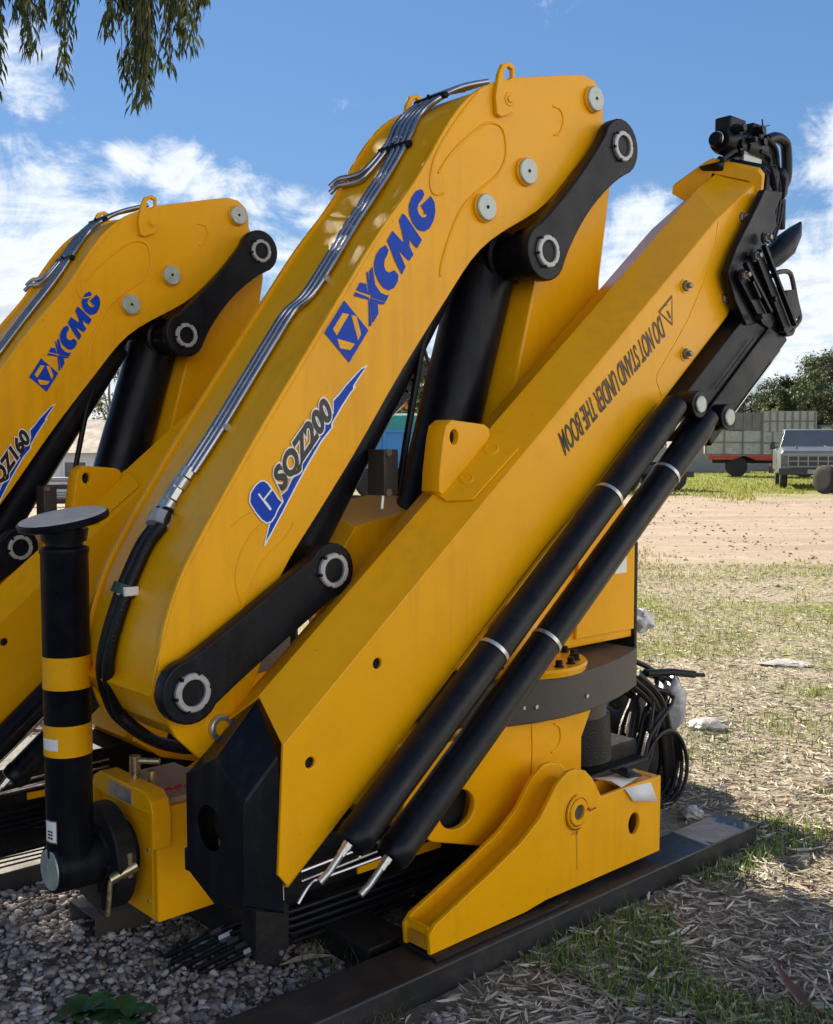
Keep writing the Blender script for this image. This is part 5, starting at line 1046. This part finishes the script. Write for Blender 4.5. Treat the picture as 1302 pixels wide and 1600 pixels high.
def spray(tips, n_leaf, name='hanging_spray'):
    st = MB(); PX = []; DR = []
    for (x0, x, y, Yd, ln) in tips:
        tip = at(x, Yd, zat(y, Yd)); top_ = at(x0, Yd, zat(y, Yd) + ln); pts = [top_, top_.lerp(tip, .45) + Vector((.03, 0, .03)), tip]; cp = catmull([Vector(p) for p in pts], 8)
        st.tube([gl(p) for p in cp], [.005, .0015], 5)
        for k in range(n_leaf):
            t = random.random() ** .8; i = min(int(t * (len(cp) - 1)), len(cp) - 2); p = cp[i].lerp(cp[i + 1], t * (len(cp) - 1) - i); PX.append(gl(p) + Vector((random.gauss(0, .012), random.gauss(0, .012), 0)))
    w = st.build('twig', M['bark'], gum)
    n = len(PX); p = np.array([q[:] for q in PX]); a = rng.random(n) * 6.283; out_ = .25 + .55 * rng.random(n); ln = .055 + .055 * rng.random(n)
    dirv = np.stack([np.cos(a) * out_, np.sin(a) * out_, -np.ones(n)], 1); dirv /= np.linalg.norm(dirv, axis=1)[:, None]; d2 = dirv * .6 + np.array([0, 0, -.5]); d2 /= np.linalg.norm(d2, axis=1)[:, None]
    w_ = np.cross(dirv, rng.standard_normal((n, 3))); w_ /= np.linalg.norm(w_, axis=1)[:, None]; W = (.0055 + .004 * rng.random(n))[:, None]; Lh = ln[:, None] / 2
    m1 = p + dirv * Lh; m2 = m1 + d2 * Lh
    q = np.stack([p, m1 + w_ * W, m2, m1 - w_ * W], 1).reshape(-1, 3)
    o = np_mesh(name, q, np.arange(n * 4).reshape(-1, 4), M['gumleaf'], True); o.parent = gum
tips = []
for x, y, n_, sp_ in ((5, 175, 5, 8), (12, 120, 4, 10), (2, 60, 3, 8), (110, 150, 3, 8), (60, 95, 5, 14), (95, 60, 5, 18), (45, 40, 4, 14), (120, 80, 3, 10), (232, 180, 7, 14), (215, 150, 7, 16), (250, 120, 7, 22), (225, 90, 8, 26), (290, 70, 6, 16), (320, 30, 5, 14), (345, 5, 2, 6), (190, 70, 5, 12), (270, 45, 6, 30), (300, 100, 3, 8), (185, 40, 4, 16)):
    for k in range(n_): 
        xx = x + random.gauss(0, sp_ * .6); tips.append((xx + random.uniform(-25, 10), xx, y - abs(random.gauss(0, 18)), random.uniform(5.7, 6.3), random.uniform(.5, 1.0)))
spray(tips, 52)

# ================================================================== sheds and vehicles across the yard
M['wall'] = mat('white rendered wall', (.66, .68, .74), .8, var=.08, scale=2, dirt=((.35, .33, .30), .35)); M['roof'] = mat('brown roof sheeting', (.085, .06, .05), .7, var=.25, scale=3, dirt=((.16, .13, .11), .4))
M['concrete'] = mat('grey concrete', (.26, .27, .29), .85, var=.12, scale=2, dirt=((.14, .13, .12), .4)); M['glass'] = mat('dark window glass', (.05, .065, .08), .08, var=.2, spec=.8); M['glass2'] = mat('windscreen glass', (.05, .085, .075), .12, var=.2, spec=.8)
M['tyre'] = mat('tyre rubber', (.02, .02, .02), .8, var=.3, scale=10); M['rim'] = mat('steel rim', (.3, .3, .3), .5, metal=.6)
M['truckwhite'] = mat('weathered white boards', (.36, .35, .32), .7, var=.15, scale=2.5, dirt=((.12, .085, .06), .8)); M['truckgrey'] = mat('grey planks', (.16, .15, .15), .8, var=.2, scale=3, dirt=((.30, .28, .25), .5)); M['red'] = mat('red chassis paint', (.42, .035, .02), .5, var=.15, dirt=((.15, .04, .03), .5))
M['silver'] = mat('dusty silver paint', (.15, .16, .17), .35, metal=.3, var=.08, scale=2, coat=.3, dirt=((.25, .22, .2), .3)); M['bumper'] = mat('dark bumper', (.03, .032, .036), .5); M['chassis'] = mat('chassis steel', (.02, .02, .022), .7, var=.3, dirt=((.10, .08, .06), .5))
M['bluebody'] = mat('blue painted truck body', (.02, .20, .52), .5, var=.12, scale=2, dirt=((.06, .16, .30), .5)); M['teal'] = mat('teal tarpaulin', (.015, .22, .22), .6, var=.2, scale=4, bump=.6, bscale=3)
shed = empty('low_shed', at(100, 31)); tag(shed, 'low white shed with a brown roof and one dark window beyond the yard', 'shed')
mb = MB().box((-4, 0, 0), (3.2, 4, 1.30)); mb.build('wall', M['wall'], shed)
mb = MB(); mb.loft([[Vector((-4.3, -.35, 1.27)), Vector((-4.3, 2, 2.25)), Vector((-4.3, 4.3, 1.27))], [Vector((3.5, -.35, 1.27)), Vector((3.5, 2, 2.25)), Vector((3.5, 4.3, 1.27))]]); mb.build('roof', M['roof'], shed)
w = MB().box((.05, -.05, .42), (.65, .03, 1.0)).build('window', M['glass'], shed); f_ = MB(); f_.box((.0, -.07, .37), (.7, -.02, .42)); f_.box((.0, -.07, 1.0), (.7, -.02, 1.05)); f_.box((.0, -.07, .42), (.05, -.02, 1.0)); f_.box((.65, -.07, .42), (.7, -.02, 1.0)); f_.box((.33, -.06, .42), (.37, -.02, 1.0)); f_.build('window_frame', M['wall'], w)
MB().box((.0, -.12, .33), (.7, 0, .37)).build('window_sill', M['concrete'], w)
pr = empty('pipe_stack', at(100, 26)); tag(pr, 'stacked grey steel pipes lying in front of the low white shed', 'pipes')
for k in range(4):
    mb = MB(); mb.tube([Vector((-3, .12 * k, .12 + .17 * k)), Vector((2.2, .12 * k + .05, .15 + .17 * k))], .06, 10); mb.build('pipe', M['rim'] if k % 2 else M['chassis'], pr)
for x in (-2, 0.5, 1.8): MB().box((x, -.15, 0), (x + .12, .6, .08)).build('bearer', M['wood'], pr)
wl = MB().box((-4.5, 0, 0), (2.3, .2, zat(700, 58))).build('concrete_wall', M['concrete'], None); wl.location = at(1105, 58); tag(wl, 'plain grey concrete wall behind the light coloured stake truck', 'wall')
sh2 = empty('far_building', at(1150, 64)); tag(sh2, 'grey far building with a dark roof, seen over the stake truck bed', 'building'); MB().box((-3.2, 0, 0), (3.6, 4, 2.9)).build('wall', M['concrete'], sh2); MB().box((-3.5, -.4, 2.9), (3.9, 4.4, 3.15)).build('roof', M['roof'], sh2)
MB().box((-.7, -.06, 1.9), (.3, .02, 2.6)).build('window', M['glass'], sh2)
def wheel(parent, p, r, w, ax=(1, 0, 0)):
    c_ = Vector(p); a = Vector(ax).normalized(); wh = MB().lathe(c_ - a * w / 2, a, [(0, r * .55), (0, r * .9), (w * .15, r), (w * .85, r), (w, r * .9), (w, r * .55)], 28).build('wheel', M['tyre'], parent)
    MB().lathe(c_ - a * w * .42, a, [(0, 0), (0, r * .2), (.02, r * .2), (.03, r * .56), (w * .8, r * .56), (w * .8, 0)], 24).build('rim', M['rim'], wh)
# stake sided truck
st = empty('stake_truck', at(1190, 50), R(-14)); tag(st, 'old stake sided truck with weathered white sides and red chassis rail', 'truck')
def panel(x0, x1, z0, z1, m, n, y=0, name='side_panel'):
    o = MB().box((x0, y, z0), (x1, y + .06, z1)).build(name, m, st); mb = MB()
    for i in range(n + 1): x = x0 + (x1 - x0) * i / n; mb.box((x - .03, y - .05, z0 - .01), (x + .03, y - .002, z1 + .01))
    mb.box((x0, y - .035, (z0 + z1) / 2 - .03), (x1, y - .003, (z0 + z1) / 2 + .03)); mb.build('rib', M['truckgrey'], o); return o
zc = zat(709, 50)
panel(-2.5, -.02, zc, zc + 1.05, M['truckwhite'], 3); panel(.02, 2.3, zc, zc + 1.0, M['truckwhite'], 5); panel(.02, 2.3, zc + 1.02, zc + 1.95, M['truckwhite'], 7)
panel(-1.6, -.02, zc + 1.1, zc + 1.9, M['truckgrey'], 4)
panel(-2.5, 2.3, zc, zc + 1.0, M['truckgrey'], 8, 2.3, 'far_side_panel'); panel(-.5, 2.3, zc + 1.0, zc + 1.9, M['truckgrey'], 8, 2.3, 'far_side_panel')
MB().box((2.3, 0, zc), (2.36, 2.36, zc + 1.95)).build('end_panel', M['truckwhite'], st); MB().box((-2.56, 0, zc), (-2.5, 2.36, zc + 1.0)).build('tail_panel', M['truckwhite'], st)
MB().box((-2.5, .0, zc - .08), (2.3, 2.36, zc - .005)).build('bed', M['truckgrey'], st)
mb = MB(); mb.box((-2.4, -.06, zc - .28), (-1.3, .04, zc - .09)); mb.loft([[Vector((-1.3, y, zc - .28)), Vector((-.9, y, zc - .12)), Vector((-.9, y, zc - .09)), Vector((-1.3, y, zc - .09))] for y in (-.06, .04)]); mb.loft([[Vector((-.3, y, zc - .28)), Vector((-.7, y, zc - .12)), Vector((-.7, y, zc - .09)), Vector((-.3, y, zc - .09))] for y in (-.06, .04)]); mb.box((-.3, -.06, zc - .30), (.5, .04, zc - .09)); mb.build('chassis_rail', M['red'], st)
MB().box((-2.2, .7, zc - .45), (3.2, 1.6, zc - .12)).build('chassis', M['chassis'], st)
for x in (-1.1, 1.9):
    for y in (.22, 2.1): wheel(st, (x, y, .48), .48, .3, (0, 1, 0))
cb = MB(); cb.box((2.5, .1, .55), (4.3, 2.2, 2.4)); cb = cb.build('cab', M['truckgrey'], st, bevel=.08); MB().box((2.8, .06, 1.5), (3.8, .12, 2.2)).build('side_window', M['glass'], cb)
MB().box((.6, -.02, .4), (1.3, .3, .75)).build('fuel_tank', M['chassis'], st)
# old pickup facing the yard
pk = empty('pickup', at(1270, 36.2), R(-16), 1.09); pk.scale = (1.09, 1.09, 1.16); tag(pk, 'old silver grey pickup truck facing the yard, cut by the right edge', 'pickup truck')
def sec(x, pts): return [Vector((p[0], x, p[1])) for p in pts]     # x = forward is -Y
mb = MB()      # nose and bonnet
mb.loft([sec(-.0, [(-.93, .55), (.93, .55), (.93, 1.02), (.86, 1.10), (-.86, 1.10), (-.93, 1.02)]), sec(.15, [(-.96, .50), (.96, .50), (.96, 1.05), (.88, 1.16), (-.88, 1.16), (-.96, 1.05)]), sec(1.45, [(-.98, .45), (.98, .45), (.98, 1.12), (.90, 1.24), (-.90, 1.24), (-.98, 1.12)])]); body = mb.build('bonnet', M['silver'], pk, bevel=.03)
mb = MB(); mb.loft([sec(1.45, [(-.98, .42), (.98, .42), (.98, 1.12), (-.98, 1.12)]), sec(3.1, [(-.98, .42), (.98, .42), (.98, 1.12), (-.98, 1.12)])]); mb.build('door_section', M['silver'], pk, bevel=.03)
mb = MB(); mb.loft([sec(1.45, [(-.93, 1.1), (.93, 1.1), (.93, 1.12), (-.93, 1.12)]), sec(1.95, [(-.80, 1.1), (.80, 1.1), (.74, 1.74), (-.74, 1.74)]), sec(2.9, [(-.82, 1.1), (.82, 1.1), (.76, 1.78), (-.76, 1.78)]), sec(3.05, [(-.86, 1.1), (.86, 1.1), (.80, 1.2), (-.80, 1.2)])]); cab = mb.build('cab', M['silver'], pk, bevel=.03)
mb = MB(); mb.add([Vector((-.80, 1.53, 1.20)), Vector((.80, 1.53, 1.20)), Vector((.70, 1.915, 1.68)), Vector((-.70, 1.915, 1.68))], [(0, 1, 2, 3)]); ws = mb.build('windscreen', M['glass2'], cab); 
MB().box((-.98, 3.1, .5), (.98, 5.1, 1.15)).build('load_bed', M['silver'], pk, bevel=.03)
gr = MB().box((-.72, -.035, .66), (.72, .0, .98)).build('grille', M['bumper'], body); mb = MB()
for i in range(6): x = -.72 + 1.44 * i / 5; mb.box((x - .015, -.055, .66), (x + .015, -.036, .98))
for z in (.67, .82, .97): mb.box((-.72, -.052, z - .012), (.72, -.037, z + .012))
mb.build('grille_bar', M['rim'], gr)
for s_ in (-1, 1): mr_ = MB().box((s_ * 1.12 - .08, 1.75, 1.15), (s_ * 1.12 + .08, 1.80, 1.38)).build('door_mirror', M['bumper'], pk, bevel=.02); MB().box((s_ * .98 - .02 if s_ > 0 else -1.06, 1.76, 1.20), (1.06 if s_ > 0 else -.96, 1.79, 1.24)).build('mirror_arm', M['bumper'], mr_)
for s_ in (-1, 1): mb = MB(); mb.add([Vector((s_ * .83, 1.62, 1.16)), Vector((s_ * .85, 2.75, 1.16)), Vector((s_ * .79, 2.72, 1.64)), Vector((s_ * .76, 2.02, 1.64))], [(0, 1, 2, 3)]); mb.build('side_window', M['glass2'], cab)
mb = MB(); mb.tube([Vector((-.5, .2, 1.185)), Vector((-.42, 1.40, 1.262))], .012, 6); mb.build('bonnet_crease', M['silver'], body); mb = MB(); mb.tube([Vector((.5, .2, 1.185)), Vector((.42, 1.40, 1.262))], .012, 6); mb.build('bonnet_crease', M['silver'], body)
MB().box((-.94, -.03, 1.0), (.94, .01, 1.03)).build('trim_strip', M['rim'], body)
for s_ in (-1, 1): MB().box((s_ * .82 - .10, -.04, .70), (s_ * .82 + .10, -.0, .95)).build('headlight', M['glass2'], body, bevel=.02)
bm_ = MB().box((-1.0, -.22, .42), (1.0, -.06, .62)).build('bumper', M['bumper'], pk, bevel=.02); MB().box((-.17, -.235, .46), (.17, -.221, .58)).build('number_plate', M['rim'], bm_)
for x in (-.82, .82):
    for y in (.75, 4.1): wheel(pk, (x, y, .37), .37, .22)
# axle with twin wheels at the edge
axl = empty('wheel_axle', at(1296, 33)); tag(axl, 'loose pair of truck wheels on an axle in front of the pickup', 'wheels')
wheel(axl, (-.12, 0, .44), .44, .2, (1, .5, 0)); wheel(axl, (.25, .25, .44), .44, .2, (1, .5, 0)); mb = MB(); mb.tube([Vector((-.1, 0, .44)), Vector((1.6, .8, .44))], .07, 10); mb.build('axle', M['chassis'], axl)
# dark truck chassis behind the black cylinders
tb = empty('truck_chassis', at(1050, 35), R(12)); tag(tb, 'bare dark truck chassis showing just right of the lower long black cylinder', 'truck chassis')
MB().box((-2.4, .1, .55), (.55, .3, .8)).build('frame_rail', M['chassis'], tb); MB().box((-2.4, 1.1, .55), (.55, 1.3, .8)).build('frame_rail', M['chassis'], tb); MB().box((.45, -.1, .45), (.72, 1.6, .62)).build('rear_bar', M['chassis'], tb)
for x in (-1.6, .0):
    for y in (-.05, 1.5): wheel(tb, (x, y, .46), .46, .28, (0, 1, 0))
MB().box((.0, -.05, .95), (.75, 1.5, 1.05)).build('mudguard', M['chassis'], tb)
# blue truck body seen between the booms
bt = empty('blue_truck', at(585, 30)); tag(bt, 'truck with a blue body under a teal tarpaulin, seen between the black cylinders', 'truck')
z0 = zat(731, 30); z1 = zat(673, 30); z2 = zat(646, 30)
bb = MB().box((-1.9, 0, z0), (2.1, 2.3, z1)).build('truck_body', M['bluebody'], bt); mb = MB()
for x in (-1.5, -.9, -.35, .25, .85, 1.45): mb.box((x, -.07, z0), (x + .07, -.002, z1))
mb.box((-1.9, -.08, z1 - .05), (2.1, -.003, z1 + .03)); mb.box((-1.9, -.08, z0 - .02), (2.1, -.003, z0 + .06)); mb.build('rib', M['bluebody'], bb)
mb = MB(); mb.loft([[Vector((x, -.05, z1 + .03)), Vector((x, .0, z2 - .06)), Vector((x, .15, z2)), Vector((x, 2.1, z2 + .02)), Vector((x, 2.35, z1 + .03))] for x in (-1.9, -.6, .7, 2.1)]); mb.build('tarpaulin', M['teal'], bt)
MB().box((-1.9, -.055, z2 - .06), (2.1, -.02, z2 - .02)).build('tarp_rope', M['white'], bt)
MB().box((-1.9, .5, z0 - .35), (2.1, 1.7, z0)).build('chassis', M['chassis'], bt)
for x in (-1.2, -.1, 1.3): 
    for y in (.1, 2.1): wheel(bt, (x, y, .44), .44, .25, (0, 1, 0))
lad = MB()
for k in range(3): lad.tube([at(628 + k * 9, 29.6, zat(640, 30)) - at(585, 30), at(614 + k * 9, 29.6, zat(585, 30)) - at(585, 30)], .03, 6)
lad.build('tarp_pole', M['red'], bt)
# long bare pole fence / distant building mass so the yard has an edge
tl = np.concatenate([np.linspace(-60, 60, 90)]); cen = [(x + random.uniform(-1, 1), 92 + random.uniform(-3, 3), random.uniform(.6, 2.6), random.uniform(1.2, 2.2)) for x in tl]
o = foliage('far_wood', cen, 260, .6, M['leafmid'], None, .9); tag(o, 'distant low line of grey green trees along the horizon', 'woodland', kind='stuff')
